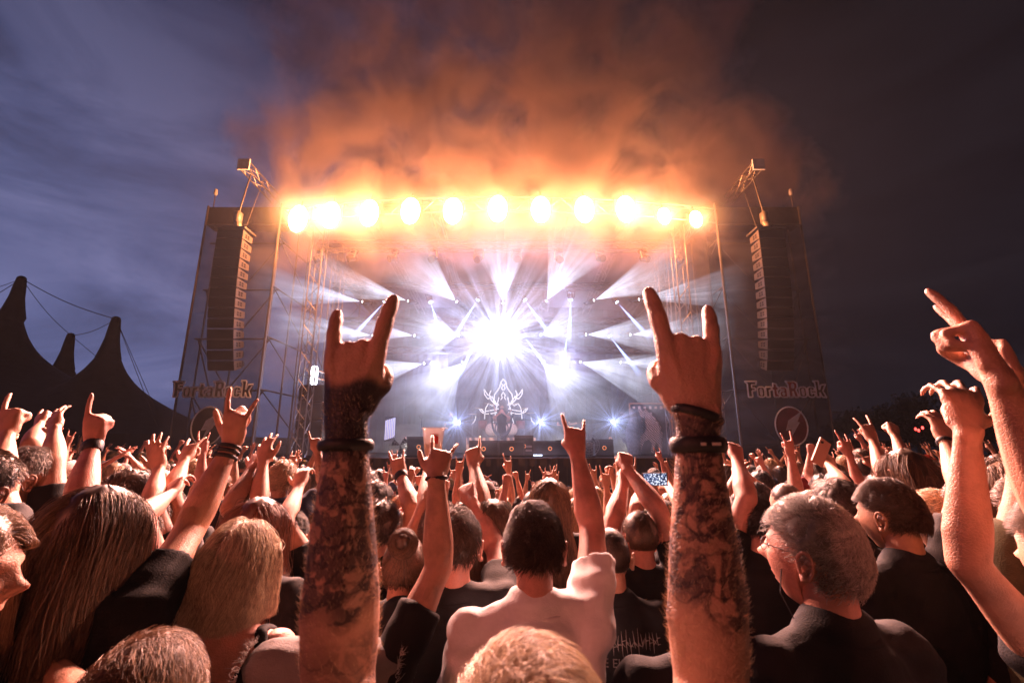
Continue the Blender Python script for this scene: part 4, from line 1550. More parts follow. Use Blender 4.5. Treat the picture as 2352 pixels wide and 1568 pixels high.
        p[:, 0] = np.clip(p[:, 0], -mxx, mxx)
        pos[:, k] = p
    return pos


def hair_object(parent, M, style, color, rng, count=900, K=8, rad=0.0011, length=0.3, curl=0.0, cap=True, extra=None):
    """cap of hair over the scalp with separate strands on it"""
    hm = HMAT[color]
    v, f = head_mesh(28, 20, face=False)
    u = nrm_rows(v / np.array((0.076, 0.097, 0.118)))
    keep = np.array([scalp_mask(q, style) for q in u])
    nn = u / np.array((0.076, 0.097, 0.118))
    nn = nrm_rows(nn)
    th = {'short': 0.010, 'buzz': 0.003, 'curly': 0.018, 'messy': 0.016}.get(style, 0.007)
    th = th * (0.5 + 0.5 * smoothstep(-0.3, 0.5, u[:, 2]))
    th = th * (1 + 0.9 * vnoise(u, 5.5, 2.0) + 0.5 * vnoise(u, 13.0, 5.0)) if style not in ('buzz',) else th
    vv = v + nn * th[:, None] * np.where(keep, 1, -1.2)[:, None]
    g = Geo().add(vv, [q for q in f if sum(keep[list(q)]) >= 1])
    if style == 'bun':
        g.loft([(0, -0.07, 0.085), (0, -0.10, 0.105), (0, -0.125, 0.12)], [0.035, 0.046, 0.030], n=14, sub=3)
    g.v = [xf(q, M) for q in g.v]
    cp = g.build('hair', hm, parent, True)
    st_ = style if style in ('short', 'buzz', 'curly', 'messy') else 'long'
    if style == 'bun':
        pos = hair_strands('messy', rng, count, K, 0.3)
        # comb towards the bun
        tgt = V3(0, -0.10, 0.10)
        for k in range(1, K):
            pos[:, k] = pos[:, 0] * 1.06 + (tgt - pos[:, 0]) * (k / (K - 1)) * 0.55
            l_ = np.linalg.norm(pos[:, k] / np.array((0.084, 0.105, 0.126)), axis=1)
            ins = l_ < 1
            pos[ins, k] /= l_[ins][:, None]
        b_ = []
        for i in range(count // 2):
            a0, tl = rng.uniform(0, 6.28), rng.normal(size=2) * 0.4
            R = rng.uniform(0.028, 0.052)
            c = V3(0, -0.105, 0.108)
            ax = nrm(V3(tl[0], -1, 0.4 + tl[1]))
            e1 = nrm(np.cross(ax, (1, 0, 0.1)))
            e2 = np.cross(ax, e1)
            off = ax * rng.uniform(-0.02, 0.025)
            an = a0 + np.linspace(0, rng.uniform(1.2, 3.2), K)
            b_.append(c + off + (np.cos(an)[:, None] * e1 + np.sin(an)[:, None] * e2) * R)
        pos = np.concatenate([pos, np.array(b_)])
    else:
        pos = hair_strands(st_, rng, count, K, length, curl=curl)
    if extra is not None:
        pos = extra(pos)
    sh_ = pos.shape
    pos = xf(pos.reshape(-1, 3), M).reshape(sh_)
    curves_obj('strands', pos, rad, cp, hm)
    return cp


def nrm_rows(a):
    return a / (np.linalg.norm(a, axis=1)[:, None] + 1e-12)


def xf(v, M):
    A = np.array(M)
    return np.asarray(v) @ A[:3, :3].T + A[:3, 3]


def make_cap(root, M, colour, sgn):
    g = Geo()
    v, f = head_mesh(28, 20, face=False)
    u = nrm_rows(v / np.array((0.076, 0.097, 0.118)))
    kp = (u[:, 2] > 0.30 - 0.12 * u[:, 1])
    g.add(v * 1.16 + V3(0, 0, 0.002), [q for q in f if all(kp[list(q)])])
    g.v = [xf(q, M) for q in g.v]
    cp = g.build('cap', SHIRTS[colour], root, True)
    g = Geo().loft([(0, sgn * 0.085, 0.052), (0, sgn * 0.13, 0.045), (0, sgn * 0.165, 0.036)], [(0.075, 0.006), (0.068, 0.005), (0.045, 0.004)], n=16, sub=2)
    g.v = [xf(q, M) for q in g.v]
    g.build('brim', SHIRTS[colour], cp, True)
    return cp


def person(name, loc, rz=0.0, s=1.0, girth=1.0, yaw=0.0, pitch=0.0, roll=0.0, head_off=(0, 0, 0), skin=0, skin_m=None, hair=('short', 'brown'), hair_kw=None,
           shirt='black', shirt_kind='tee', arms=None, body_vox=0.016, arm_vox=0.0075, arm_n=12, strands=700, sK=7, srad=0.0012, lean=0.0, smooth_it=3,
           label=None, group=None, ears=True, legs=True, wrinkle=1.0, cap=None, torso=True, head=True, hand_scale=1.0, attr_fn=None, head_k=1.0):
    """a standing person facing +y, feet at loc; arms = {'R': (elbow, wrist, palm normal, hand kind), 'L': ...} in the
    person's own metres (height 1.75)"""
    rng = np.random.default_rng(int(abs(hash((round(loc[0], 3), round(loc[1], 3), str(hair)))) % 100000) if False else int(abs(loc[0] * 977 + loc[1] * 7919)) % 99991)
    root = empty(name, tuple(loc), rz, label=label, cat='person', group=group)
    root.scale = (s, s, s)
    ln = lambda p: V3(p[0], p[1] + lean * max(0, p[2] - 0.95), p[2])
    gg = girth
    g = Geo()
    T = [(ln((0, 0, 0.80)), (0.11 * gg, 0.09 * gg)), (ln((0, 0, 0.90)), (0.165 * gg, 0.115 * gg)), (ln((0, 0, 1.05)), (0.148 * gg, 0.105 * gg)), (ln((0, 0.005, 1.20)), (0.160 * gg, 0.112 * gg)),
         (ln((0, 0.0, 1.32)), (0.172 * gg, 0.112 * gg)), (ln((0, -0.005, 1.41)), (0.150 * gg, 0.090 * gg)), (ln((0, -0.002, 1.465)), (0.085, 0.066))]
    sh = {}
    for side, sg in (('R', 1), ('L', -1)):
        raised = arms and arms.get(side) and arms[side][0] is not None and arms[side][0][2] > 1.38
        sh[side] = ln((sg * (0.165 if raised else 0.180) * gg, 0.0 if not raised else 0.01, 1.455 if raised else 1.405))
    hc = ln((0, 0.03, 1.63)) + V3(*head_off)

    def torso_geo(inf=0.0, zmin=None, top=True):
        q = Geo()
        TT = T if inf == 0 else T[1:]
        q.loft([p for p, r in TT], [(r[0] + inf, r[1] + inf) for p, r in TT], n=20, sub=3)
        for side in ('R', 'L'):
            q.loft([ln((0, -0.01, 1.465)), (ln((0, -0.005, 1.46)) + sh[side]) / 2 + V3(0, 0, 0.006), sh[side]], [0.050 + inf * 0.5, 0.050 + inf * 0.6, 0.054 + inf], n=12, sub=2)
            sgn = 1 if side == 'R' else -1
            # shoulder blade and lat
            q.loft([V3(sh[side][0] * 0.88, sh[side][1] - 0.015, sh[side][2] - 0.03), ln((sgn * 0.105 * gg, -0.040, 1.31)), ln((sgn * 0.100 * gg, -0.022, 1.15))], [0.048 + inf, 0.060 * gg + inf, 0.050 * gg + inf], n=12, sub=2)
        return q
    if torso:
        g = torso_geo()
        g.loft([ln((0, -0.012, 1.43)), ln((0, -0.004, 1.50)), hc + V3(0, -0.028, -0.06)], [(0.060, 0.058), (0.053, 0.056), (0.052, 0.058)], n=14, sub=3)
        if legs:
            for sg in (-1, 1):
                g.loft([(sg * 0.085, 0, 0.90), (sg * 0.10, 0.01, 0.50), (sg * 0.105, -0.01, 0.30), (sg * 0.11, 0, 0.09)], [0.088 * gg, 0.056, 0.055, 0.036], n=10, sub=2)
                g.loft([(sg * 0.11, -0.02, 0.05), (sg * 0.115, 0.12, 0.03)], [(0.035, 0.035), (0.04, 0.02)], n=8, sub=1)
    vv, ff = [], []
    off = 0
    if torso:
        a, b_ = remesh(g, body_vox, 2)
        vv.append(a)
        ff += b_
        off = len(a)
    armdata = {}
    for side in ('R', 'L'):
        sg = 1 if side == 'R' else -1
        if arms and arms.get(side) is not None:
            A = arms[side]
            el, wr, pn, kind = A[:4]
            kw = A[4] if len(A) > 4 else {}
        else:
            el, wr, pn, kind = (sg * 0.23 * gg, -0.03, 1.13), (sg * 0.24 * gg, 0.05, 0.88), (-sg, 0, 0), 'relaxed'
            kw = {}
        if el is None:
            armdata[side] = (sh[side], sh[side])
            continue
        el, wr = V3(*el), V3(*wr)
        armdata[side] = (sh[side], el, wr)
        ag = arm_geo(sh[side], el, wr, pn, side == 'R', kind, 1.0, kw.get('girth', 0.75 + 0.25 * gg), arm_n, kw.get('up'), kw.get('hs', hand_scale), kw.get('fat', 1.08))
        a, b_ = remesh(ag, kw.get('vox', arm_vox), smooth_it)
        vv.append(a)
        ff += [tuple(i + off for i in q) for q in b_]
        off += len(a)
    M = Matrix.Translation(Vector(hc)) @ Matrix.Rotation(yaw, 4, 'Z') @ Matrix.Rotation(pitch, 4, 'X') @ Matrix.Rotation(roll, 4, 'Y') @ Matrix.Scale(head_k, 4)
    if head:
        a, b_ = head_mesh(64 if strands > 5000 else 24, 56 if strands > 5000 else 20)
        vv.append(xf(a, M))
        ff += [tuple(i + off for i in q) for q in b_]
        off += len(a)
        if ears:
            eg = Geo()
            ear_geo(eg, 1)
            ear_geo(eg, -1)
            a = xf(np.concatenate(eg.v), M)
            vv.append(a)
            ff += [tuple(i + off for i in q) for q in eg.f]
            off += len(a)
    allv = np.concatenate(vv)
    me = bpy.data.meshes.new('body')
    me.from_pydata(allv.tolist(), [], ff)
    me.shade_smooth()
    if attr_fn:
        attr_fn(me, allv)
    bd = link_obj('body', me, root, skin_m or SKINS[skin])
    if head and strands > 5000:
        for sg in (-1, 1):
            eg = Geo().loft([(sg * 0.0275, 0.0765, 0.002), (sg * 0.0275, 0.078, 0.002)], [0.0095, 0.0095], n=14, sub=1)
            eg.v = [xf(q, M) for q in eg.v]
            ey_ = eg.build('eye', mat('eye_dark', (0.14, 0.09, 0.07), 0.2), bd, True)
        bg = Geo()
        for sg in (-1, 1):
            bg.loft([(sg * 0.014, 0.094, 0.022), (sg * 0.030, 0.089, 0.026), (sg * 0.046, 0.076, 0.020)], [0.0012, 0.0015, 0.0008], n=6, sub=3)
        bg.v = [xf(q, M) for q in bg.v]
        bg.build('brows', HMAT['dark brown'], bd, True)
    if head and hair[0] != 'bald':
        hair_object(root, M, hair[0], hair[1], rng, strands, sK, srad, **(hair_kw or {}))
    if cap:
        make_cap(root, M, cap[0], cap[1])
    # clothes
    if torso and shirt_kind:
        q = Geo()
        if shirt_kind in ('tee', 'tank', 'vest'):
            q = torso_geo(0.013)
            q.loft([ln((0, 0.0, 0.86)), ln((0, 0, 0.95))], [(0.175 * gg, 0.128 * gg), (0.172 * gg, 0.125 * gg)], n=20, sub=1)
            if shirt_kind != 'tank':
                for side in ('R', 'L'):
                    ad = armdata[side]
                    if len(ad) < 3:
                        continue
                    d_ = ad[1] - ad[0]
                    fr = 0.58 if shirt_kind == 'tee' else 0.16
                    rs_ = 0.071 * (0.7 + .3 * gg)
                    q.loft([ad[0] - nrm(d_) * 0.012, ad[0] + nrm(d_) * 0.02], [rs_, rs_], n=14, sub=1)
                    q.loft([ad[0] - d_ * 0.05, ad[0] + d_ * fr * 0.5, ad[0] + d_ * fr], [0.066 * (0.7 + .3 * gg), 0.068 * (0.7 + .3 * gg), 0.066 * (0.7 + .3 * gg)], n=14, sub=3, flat_end=True)
            a, b_ = remesh(q, body_vox * 0.8, 3)
        else:   # low backed dress: body part only
            q.loft([p for p, r in T[1:4]] + [ln((0, 0.012, 1.27))], [(r[0] + 0.012, r[1] + 0.012) for p, r in T[1:4]] + [(0.168 * gg, 0.105 * gg)], n=20, sub=3)
            for sg in (-1, 1):
                q.loft([ln((sg * 0.155 * gg, -0.02, 1.27)), ln((sg * 0.150, -0.055, 1.36)), ln((sg * 0.115, -0.025, 1.478)), ln((sg * 0.10, 0.06, 1.44))], [(0.02, 0.012)] * 4, n=8, sub=4)
            a, b_ = remesh(q, body_vox * 0.7, 2)
        n_ = normals(a, b_)
        if np.mean((n_ * (a - a.mean(0))).sum(1)) < 0:
            n_ = -n_
        fold = vnoise(a * np.array((1, 1, 0.55)), 11.0, 3.0) * 0.0075 + vnoise(a * np.array((0.6, 0.6, 1.6)), 17.0, 7.0) * 0.0060 + (1 - np.abs(vnoise(a * np.array((1.2, 1.2, 0.5)), 8.0, 1.0)) * 2.2) * 0.004
        a = a + n_ * (fold * wrinkle)[:, None]
        me = bpy.data.meshes.new('shirt')
        me.from_pydata(a.tolist(), [], b_)
        me.shade_smooth()
        link_obj({'tee': 't_shirt', 'tank': 'tank_top', 'vest': 'vest'}.get(shirt_kind, 'dress'), me, root, SHIRTS[shirt])
        if shirt_kind in ('tee', 'tank'):
            cg = Geo()
            an_ = np.linspace(0, 2 * PI, 29)
            pts_ = [ln((0.074 * math.cos(a_), -0.006 + 0.070 * math.sin(a_), 1.478 - 0.022 * max(0, math.sin(a_)))) for a_ in an_]
            cg.loft(pts_, [(0.008, 0.011)] * 29, ref=(0, 0, 1), n=6, sub=1)
            cg.build('collar', SHIRTS[shirt], root, True)
    if torso and legs:
        q = Geo()
        q.loft([(0, 0, 0.86), (0, 0, 0.97)], [(0.172 * gg, 0.122 * gg), (0.160 * gg, 0.115 * gg)], n=16, sub=1)
        for sg in (-1, 1):
            q.loft([(sg * 0.085, 0, 0.90), (sg * 0.10, 0.01, 0.50), (sg * 0.108, -0.01, 0.30), (sg * 0.112, 0, 0.10)], [0.100 * gg, 0.072, 0.070, 0.066], n=12, sub=2)
        a, b_ = remesh(q, 0.022, 2)
        me = bpy.data.meshes.new('trousers')
        me.from_pydata(a.tolist(), [], b_)
        me.shade_smooth()
        link_obj('trousers', me, root, JEANS)
        for sg in (-1, 1):
            Geo().loft([(sg * 0.112, -0.07, 0.055), (sg * 0.113, 0.02, 0.05), (sg * 0.118, 0.13, 0.035), (sg * 0.12, 0.17, 0.03)], [(0.04, 0.05), (0.045, 0.045), (0.048, 0.032), (0.035, 0.025)], n=10, sub=2).build('shoe', SHOE, root, True)
    root['_hc'] = list(hc)
    return root


def wristband(root, p, d, r1, r2, wd, material, name='wristband', ref=(1, 0, 0), n=18):
    """a band round the arm at p, along d"""
    p, d = V3(*p), nrm(d)
    e1 = nrm(V3(*ref) - d * np.dot(ref, d))
    e2 = np.cross(d, e1)
    g = Geo()
    pts = []
    prof = [(-wd, 0.0), (-wd * 0.7, 0.003), (0, 0.0045), (wd * 0.7, 0.003), (wd, 0.0)]
    rings = []
    for off, add in prof:
        an = np.linspace(0, 2 * PI, n, endpoint=False)
        rings.append(p + d * off + np.cos(an)[:, None] * e1 * (r1 + add) + np.sin(an)[:, None] * e2 * (r2 + add))
    v = np.concatenate(rings)
    f = [(j * n + k, j * n + (k + 1) % n, (j + 1) * n + (k + 1) % n, (j + 1) * n + k) for j in range(4) for k in range(n)]
    return g.add(v, f).build(name, material, root, True)


def copy_tree(o, parent=None):
    c = o.copy()
    COL.objects.link(c)
    if parent is not None:
        c.parent = parent
    for ch in list(o.children):
        copy_tree(ch, c)
    return c
# ================================================================ people close to the camera
flood = add_light('floodlight', 'SPOT', (-5.2, -5.0, 4.6), (1.0, 0.21, 0.15), 720, radius=0.15, aim=(0.6, 5.0, 1.0), cone=95, blend=0.6)


def solve(sh, px, py, L, far):
    """point on the ray through a picture point at distance L from sh"""
    d = ray(px, py).normalized()
    o = CAM - Vector(sh)
    b = o.dot(d)
    c = o.dot(o) - L * L
    disc = b * b - c
    if disc <= 0:
        p = CAM + d * (-b)
        v = p - Vector(sh)
        return Vector(sh) + v.normalized() * min(v.length, L * 1.12)
    r = math.sqrt(disc)
    return CAM + d * (-b + (r if far else -r))


def near(label, top, Y, rz=0.0, arms=None, group='people in the front of the crowd', girth=1.0, **kw):
    p = P(top[0], top[1], Y)
    gz = ground_z(p.x, p.y)
    s = (p.z - gz) / 1.765
    loc = (p.x, p.y, gz)
    s0 = max(0.9, min(1.06, s))
    if abs(s0 - s) > 1e-6:
        loc = (p.x, p.y, p.z - 1.765 * s0)
        s = s0
    R = Matrix.Rotation(rz, 3, 'Z')
    out_ = {}
    for side in ('R', 'L'):
        if not arms or side not in arms:
            continue
        a = arms[side]
        if a is None:
            out_[side] = (None, None, None, None)
            continue
        (ex, ey), (wx, wy), pn, kind = a[:4]
        k2 = dict(a[4]) if len(a) > 4 else {}
        sg = 1 if side == 'R' else -1
        shl = Vector((sg * 0.165 * girth, 0.01, 1.455)) * s
        shw = R @ shl + Vector(loc)
        e = solve(shw, ex, ey, 0.275 * s, k2.pop('ef', True))
        w_ = solve(e, wx, wy, 0.255 * s, k2.pop('wf', True))
        L_ = lambda q: tuple((R.transposed() @ (q - Vector(loc))) / s)
        if 'tip' in k2:
            tx, ty = k2.pop('tip')
            tipw = solve(w_, tx, ty, 0.17 * s, k2.pop('tf', True))
            k2['up'] = tuple(R.transposed() @ (tipw - w_))
        out_[side] = (L_(e), L_(w_), tuple(R.transposed() @ Vector(pn)), kind, k2)
    r = person('person', loc, rz, s, girth=girth, arms=out_, label=label, group=group, **kw)
    r['_s'] = s
    r_arms[r.name] = out_
    return r


r_arms = {}
FWDP = (0, 1, 0)
HI = dict(strands=9000, sK=14, srad=0.00048, body_vox=0.012, arm_vox=0.006)
MD = dict(strands=3000, sK=10, srad=0.0008, body_vox=0.015, arm_vox=0.007)
band_blk = mat('band_black', (0.015, 0.015, 0.017), 0.55, 0, 0.2, 60, 0.001, 200)
band_tan = mat('band_leather', (0.10, 0.05, 0.03), 0.6)
band_wht = mat('band_white', (0.6, 0.55, 0.52), 0.6)

# ---- the tattooed arms right in front of the lens
tat = skin_mat('skin_tattooed', (0.58, 0.34, 0.25), tattoo=0.92)


def ink_attr(me, v):
    a = me.attributes.new('ink', 'FLOAT_COLOR', 'POINT')
    b = me.attributes.new('solid', 'FLOAT', 'POINT')
    R_, L_ = TA['R'], TA['L']
    nz_ = vnoise(v, 20.0, 2.0)
    ink = np.zeros(len(v))
    sol = np.zeros(len(v))
    for side, (e, w_) in (('R', (R_[0], R_[1])), ('L', (L_[0], L_[1]))):
        e, w_ = V3(*e), V3(*w_)
        d = w_ - e
        t_ = ((v - e) @ d) / (d @ d)
        dist = np.linalg.norm(v - (e + np.clip(t_, -0.3, 1.5)[:, None] * d), axis=1)
        nr = dist < 0.10
        if side == 'L':
            ink[nr] = np.maximum(ink[nr], (smoothstep(0.20, 0.30, t_ + 0.10 * nz_) * (1 - smoothstep(0.84, 0.92, t_)))[nr])
            ink[nr] = np.maximum(ink[nr], (0.55 * (1 - smoothstep(0.10, 0.22, t_ + 0.10 * nz_)))[nr])
            sol[nr] = (smoothstep(0.80, 0.86, t_) * (1 - smoothstep(1.09, 1.17, t_ + 0.12 * nz_)) * 0.93)[nr]
        else:
            ink[nr] = np.maximum(ink[nr], (smoothstep(0.14, 0.26, t_ + 0.12 * nz_) * (1 - smoothstep(0.97, 1.02, t_ + 0.05 * nz_)))[nr])
            sol[nr] = (smoothstep(0.82, 0.88, t_ + 0.06 * nz_) * (1 - smoothstep(0.96, 1.0, t_)) * 0.6)[nr]
    c = np.stack([ink, ink, ink, np.ones_like(ink)], 1)
    a, b = me.attributes['ink'], me.attributes['solid']
    a.data.foreach_set('color', c.reshape(-1).astype(np.float32))
    b.data.foreach_set('value', sol.astype(np.float32))


TA = {}
t0 = P(1212, 1560, 0.47)
s_ = (t0.z - ground_z(t0.x, t0.y)) / 1.75
loc0 = Vector((t0.x, t0.y, 0))
loc_ = lambda q: tuple((q - loc0) / s_)
eL, wL = P(778, 1560, 0.64), P(797, 950, 0.655)
eR, wR = P(1632, 1570, 0.64), P(1600, 945, 0.655)
TA['L'] = (loc_(eL), loc_(wL), FWDP, 'horns', dict(girth=1.06, fat=1.3, vox=0.0032, up=tuple(P(818, 800, 0.66) - wL), hs=1.06))
TA['R'] = (loc_(eR), loc_(wR), FWDP, 'horns', dict(girth=1.06, fat=1.3, vox=0.0032, up=tuple(P(1576, 760, 0.67) - wR), hs=1.14))
hero = person('person', tuple(loc0), 0.0, s_, label='person right in front raising both tattooed forearms in horn signs, blond hair top', group='people in the front of the crowd',
              hair=('messy', 'pale blond'), strands=11000, sK=12, srad=0.00040, arms=TA, body_vox=0.013, arm_n=20, skin_m=tat, attr_fn=ink_attr, shirt='black', shirt_kind='tank', hair_kw=dict(length=0.5))
hb = [c for c in hero.children if c.name.startswith('body')][0]
mv = np.empty(len(hb.data.vertices) * 3)
hb.data.vertices.foreach_get('co', mv)
mv = mv.reshape(-1, 3)
mn = np.empty(len(hb.data.vertices) * 3)
hb.data.vertices.foreach_get('normal', mn)
mn = mn.reshape(-1, 3)
rg = np.random.default_rng(5)
fur = []
for side in ('R', 'L'):
    e, w_ = V3(*TA[side][0]), V3(*TA[side][1])
    d = w_ - e
    t_ = ((mv - e) @ d) / (d @ d)
    dist = np.linalg.norm(mv - (e + np.clip(t_, 0, 1.2)[:, None] * d), axis=1)
    idx = np.where((dist < 0.075) & (t_ > 0.05) & (t_ < 1.06))[0]
    idx = rg.choice(idx, 2600)
    for i in idx:
        dr = nrm(mn[i] * 0.8 + nrm(d) * 0.5 + rg.normal(size=3) * 0.35)
        L = rg.uniform(0.004, 0.010)
        p0 = mv[i] + rg.normal(size=3) * 0.001
        fur.append([p0, p0 + dr * L * 0.5, p0 + dr * L * 0.85 + nrm(d) * L * 0.3])
curves_obj('arm_hair', np.array(fur), 0.00019, hero, HMAT['blond'])


def band_on(root, arm, t_, wd, material, k=1.0, girth=1.06, name='wristband', tilt=(0, 0, 0)):
    e, w_ = V3(*arm[0]), V3(*arm[1])
    d = w_ - e
    th = nrm(np.cross(nrm(d), nrm(V3(*arm[2]) - nrm(d) * np.dot(arm[2], nrm(d)))))
    ra = np.interp(t_, [0.3, 0.6, 0.86, 1.0], [0.047, 0.038, 0.0295, 0.028]) * girth * k + 0.002
    rb = np.interp(t_, [0.3, 0.6, 0.86, 1.0], [0.042, 0.033, 0.0225, 0.0205]) * girth * k + 0.002
    return wristband(root, e + d * t_, nrm(nrm(d) + V3(*tilt)), ra, rb, wd, material, name, ref=th)


band_on(hero, TA['L'], 0.865, 0.008, band_blk, 1.10, tilt=(0.05, 0.0, 0))
band_on(hero, TA['R'], 0.985, 0.007, band_blk, 1.10, tilt=(0.28, 0, 0))
bw = band_on(hero, TA['R'], 0.86, 0.011, band_blk, 1.12, tilt=(-0.06, 0, 0), name='studded_cuff')
e_, w_ = V3(*TA['R'][0]), V3(*TA['R'][1])
for dx in (-0.006, 0.012):
    c_ = e_ + (w_ - e_) * 0.862 + V3(dx, -0.031, 0.001)
    Geo().box(tuple(c_), (0.012 if dx > 0 else 0.007, 0.005, 0.004)).build('stud', band_wht, bw)

# ---- the nearest row
near('short-haired person in a pale t-shirt raising a horn sign in the centre', (1226, 1152), 1.38, arms={'R': ((1360, 1212), (1325, 1040), FWDP, 'horns', dict(tip=(1316, 950)))},
     hair=('short', 'dark brown'), shirt='white', girth=1.0, skin=2, hair_kw=dict(length=0.24), wrinkle=2.0, **HI)
grey = near('grey-haired person with a wire earpiece at the right, head tilted back to the left', (1872, 1140), 1.14, rz=0.25, yaw=0.45, pitch=0.12, hair=('messy', 'grey'), shirt='black',
            skin=2, hair_kw=dict(length=0.24), strands=10000, sK=12, srad=0.0005, body_vox=0.012)
near('person with wavy shoulder-length blond hair in a low-backed black strap top', (548, 1190), 1.36, yaw=-0.15, girth=0.86, hair=('long', 'pale blond'), hair_kw=dict(length=0.19, curl=0.36),
     shirt='black', shirt_kind='dress', skin=2, **HI)
lh = near('person with very long straight brown hair raising an arm with three wristbands', (218, 1104), 1.18, girth=0.92, yaw=-0.1,
          arms={'R': ((436, 1215), (530, 1022), FWDP, 'lhorn', dict(tip=(556, 890)))}, hair=('long', 'brown'), hair_kw=dict(length=0.62, curl=0.03), shirt='black', **HI)
for t_ in (0.84, 0.91, 0.97):
    band_on(lh, r_arms[lh.name]['R'], t_, 0.006, band_blk, 1.1, 1.0)
near('blond person in profile facing right at the bottom left corner, hand raised to the chin', (-128, 1150), 0.90, rz=-1.15, yaw=-0.12, girth=0.86,
     arms={'R': ((175, 1650), (128, 1530), (0, 1, 0.2), 'relaxed', dict(tip=(82, 1415), ef=False))}, hair=('long', 'light brown'), hair_kw=dict(length=0.20, curl=0.05), shirt='black', shirt_kind='tank', **HI)
near('top of a head with tousled streaked hair at the bottom edge left of the blond', (300, 1480), 0.78, pitch=-0.35, hair=('messy', 'light brown'), shirt='black', hair_kw=dict(length=0.5), **HI)
vest = near('person in ragged grey denim vest raising a spread horn hand with thin wristband', (775, 1258), 1.30, girth=1.05,
            arms={'R': ((1008, 1300), (1002, 1092), FWDP, 'lhorn', dict(tip=(1022, 1000)))}, hair=('short', 'brown'), shirt='black', **HI)
band_on(vest, r_arms[vest.name]['R'], 0.97, 0.007, band_blk, 1.08, 1.0)
near('person in black behind the right tattooed arm, only a black sleeve showing', (1625, 1235), 1.22, hair=('short', 'black'), shirt='charcoal', girth=1.1, **MD)
near('short brown-haired person in black, bare neck, right of the grey-haired one', (2048, 1098), 1.72, rz=0.2, yaw=0.25, hair=('short', 'dark brown'), hair_kw=dict(length=0.3), shirt='black', skin=1, **HI)
big = near('person at the right edge whose tall bare forearm rises past the trees, fingers curled', (2480, 1130), 1.05, rz=0.1,
           arms={'L': ((2222, 1290), (2222, 985), (0.3, 1, 0), 'claw', dict(tip=(2190, 840), ef=False, girth=0.80)), 'R': None}, hair=('short', 'brown'), shirt='black', shirt_kind='tank', **HI)
near('person outside the right edge pointing up left with two fingers of one hand', (2620, 1130), 0.86, rz=0.3,
     arms={'L': ((2440, 1190), (2290, 860), (-0.7, 0.7, 0.1), 'two', dict(tip=(2170, 680), ef=False, wf=False, girth=1.0, vox=0.0045)), 'R': None}, hair=('short', 'brown'), shirt='grey', **MD)
near('person with straight light hair at the right edge in front of the tall forearm', (2340, 1050), 1.65, rz=0.3, yaw=0.3, girth=0.88, hair=('long', 'light brown'), hair_kw=dict(length=0.22), shirt='black', **MD)
near('person behind the light-haired one, fist blurred high at the right edge', (2400, 1080), 1.35, arms={'L': ((2385, 975), (2325, 850), (-0.5, 0.8, 0), 'grip', dict(tip=(2295, 760)))}, hair=('short', 'brown'), shirt='olive', **MD)
near('person with long dark reddish hair behind the blond strap-top person', (590, 1135), 1.75, girth=0.9, hair=('long', 'reddish'), hair_kw=dict(length=0.45, curl=0.05), shirt='black', **MD)
near('person with hair tied in a loose bun, one bare arm stretched to the left', (928, 1222), 1.72, girth=0.88, yaw=0.15, arms={'L': ((835, 1372), (780, 1290), (0, 1, 0), 'open')},
     hair=('bun', 'brown'), shirt='black', **dict(MD, strands=2600))
near('person with a raised fist and bent elbow behind the denim vest person', (1048, 1165), 1.62, arms={'R': ((1140, 1262), (1083, 1150), FWDP, 'fist', dict(tip=(1062, 1090)))},
     hair=('short', 'dark brown'), shirt='black', skin=2, **MD)
near('person lifting one thin bent finger above the crowd beside the cup', (1130, 1140), 2.0, arms={'L': ((1108, 1165), (1088, 1068), FWDP, 'point', dict(tip=(1086, 1005)))}, hair=('long', 'brown'), shirt='navy', **MD)
ff = near('shaggy-haired person with leather wristband raising a horn hand left of the cup', (872, 1150), 2.2, arms={'R': ((946, 1165), (920, 1090), FWDP, 'horns', dict(tip=(908, 1030)))},
          hair=('curly', 'dark brown'), shirt='black', **MD)
band_on(ff, r_arms[ff.name]['R'], 0.95, 0.022, band_blk, 1.1, 1.0)
near('person with long loose fair-lit hair ahead of the pale t-shirt person', (1262, 1092), 2.6, girth=0.88, hair=('long', 'light brown'), hair_kw=dict(length=0.5, curl=0.05), shirt='black', **MD)
near('close-cropped head straight above the pale t-shirt person', (1226, 1120), 2.95, hair=('buzz', 'dark brown'), shirt='black', **MD)
vol = near('bald person in a black shirt printed VOL, both arms up with one fist', (1470, 1165), 2.05, girth=1.08,
           arms={'R': ((1500, 1135), (1440, 1075), FWDP, 'fist', dict(tip=(1432, 1020))), 'L': ((1408, 1195), (1432, 1110), FWDP, 'fist')}, hair=('buzz', 'brown'), shirt='black', skin=2, **MD)
euro = near('cropped-haired person in a black tour shirt with a spiky grey logo on the back', (1402, 1205), 1.85, hair=('buzz', 'dark brown'), shirt='black', **MD)
near('blond-fringed smaller person in black turned left, beside the tall forearm', (2166, 1125), 1.95, rz=0.3, yaw=0.6, girth=0.85, hair=('messy', 'blond'), shirt='black', **MD)
near('person with very long brown hair raising a wide horn sign below the trees', (2082, 1024), 2.4, girth=0.9, arms={'L': ((2032, 1092), (2006, 1012), FWDP, 'horns', dict(tip=(1978, 952)))},
     hair=('long', 'brown'), hair_kw=dict(length=0.6), shirt='black', **MD)
ab = near('person with a dark wristband reaching up with bent fingers left of the tall forearm', (2252, 1085), 1.75, arms={'L': ((2212, 1120), (2172, 1010), FWDP, 'claw', dict(tip=(2140, 925)))}, hair=('short', 'brown'), shirt='black', **MD)
band_on(ab, r_arms[ab.name]['L'], 0.92, 0.010, band_blk, 1.1, 1.0)
near('person raising a fist with a watch strap under the tallest tree', (2110, 1068), 2.7, arms={'L': ((2088, 1065), (2056, 1000), FWDP, 'fist', dict(tip=(2042, 955)))}, hair=('short', 'dark brown'), shirt='black', **MD)
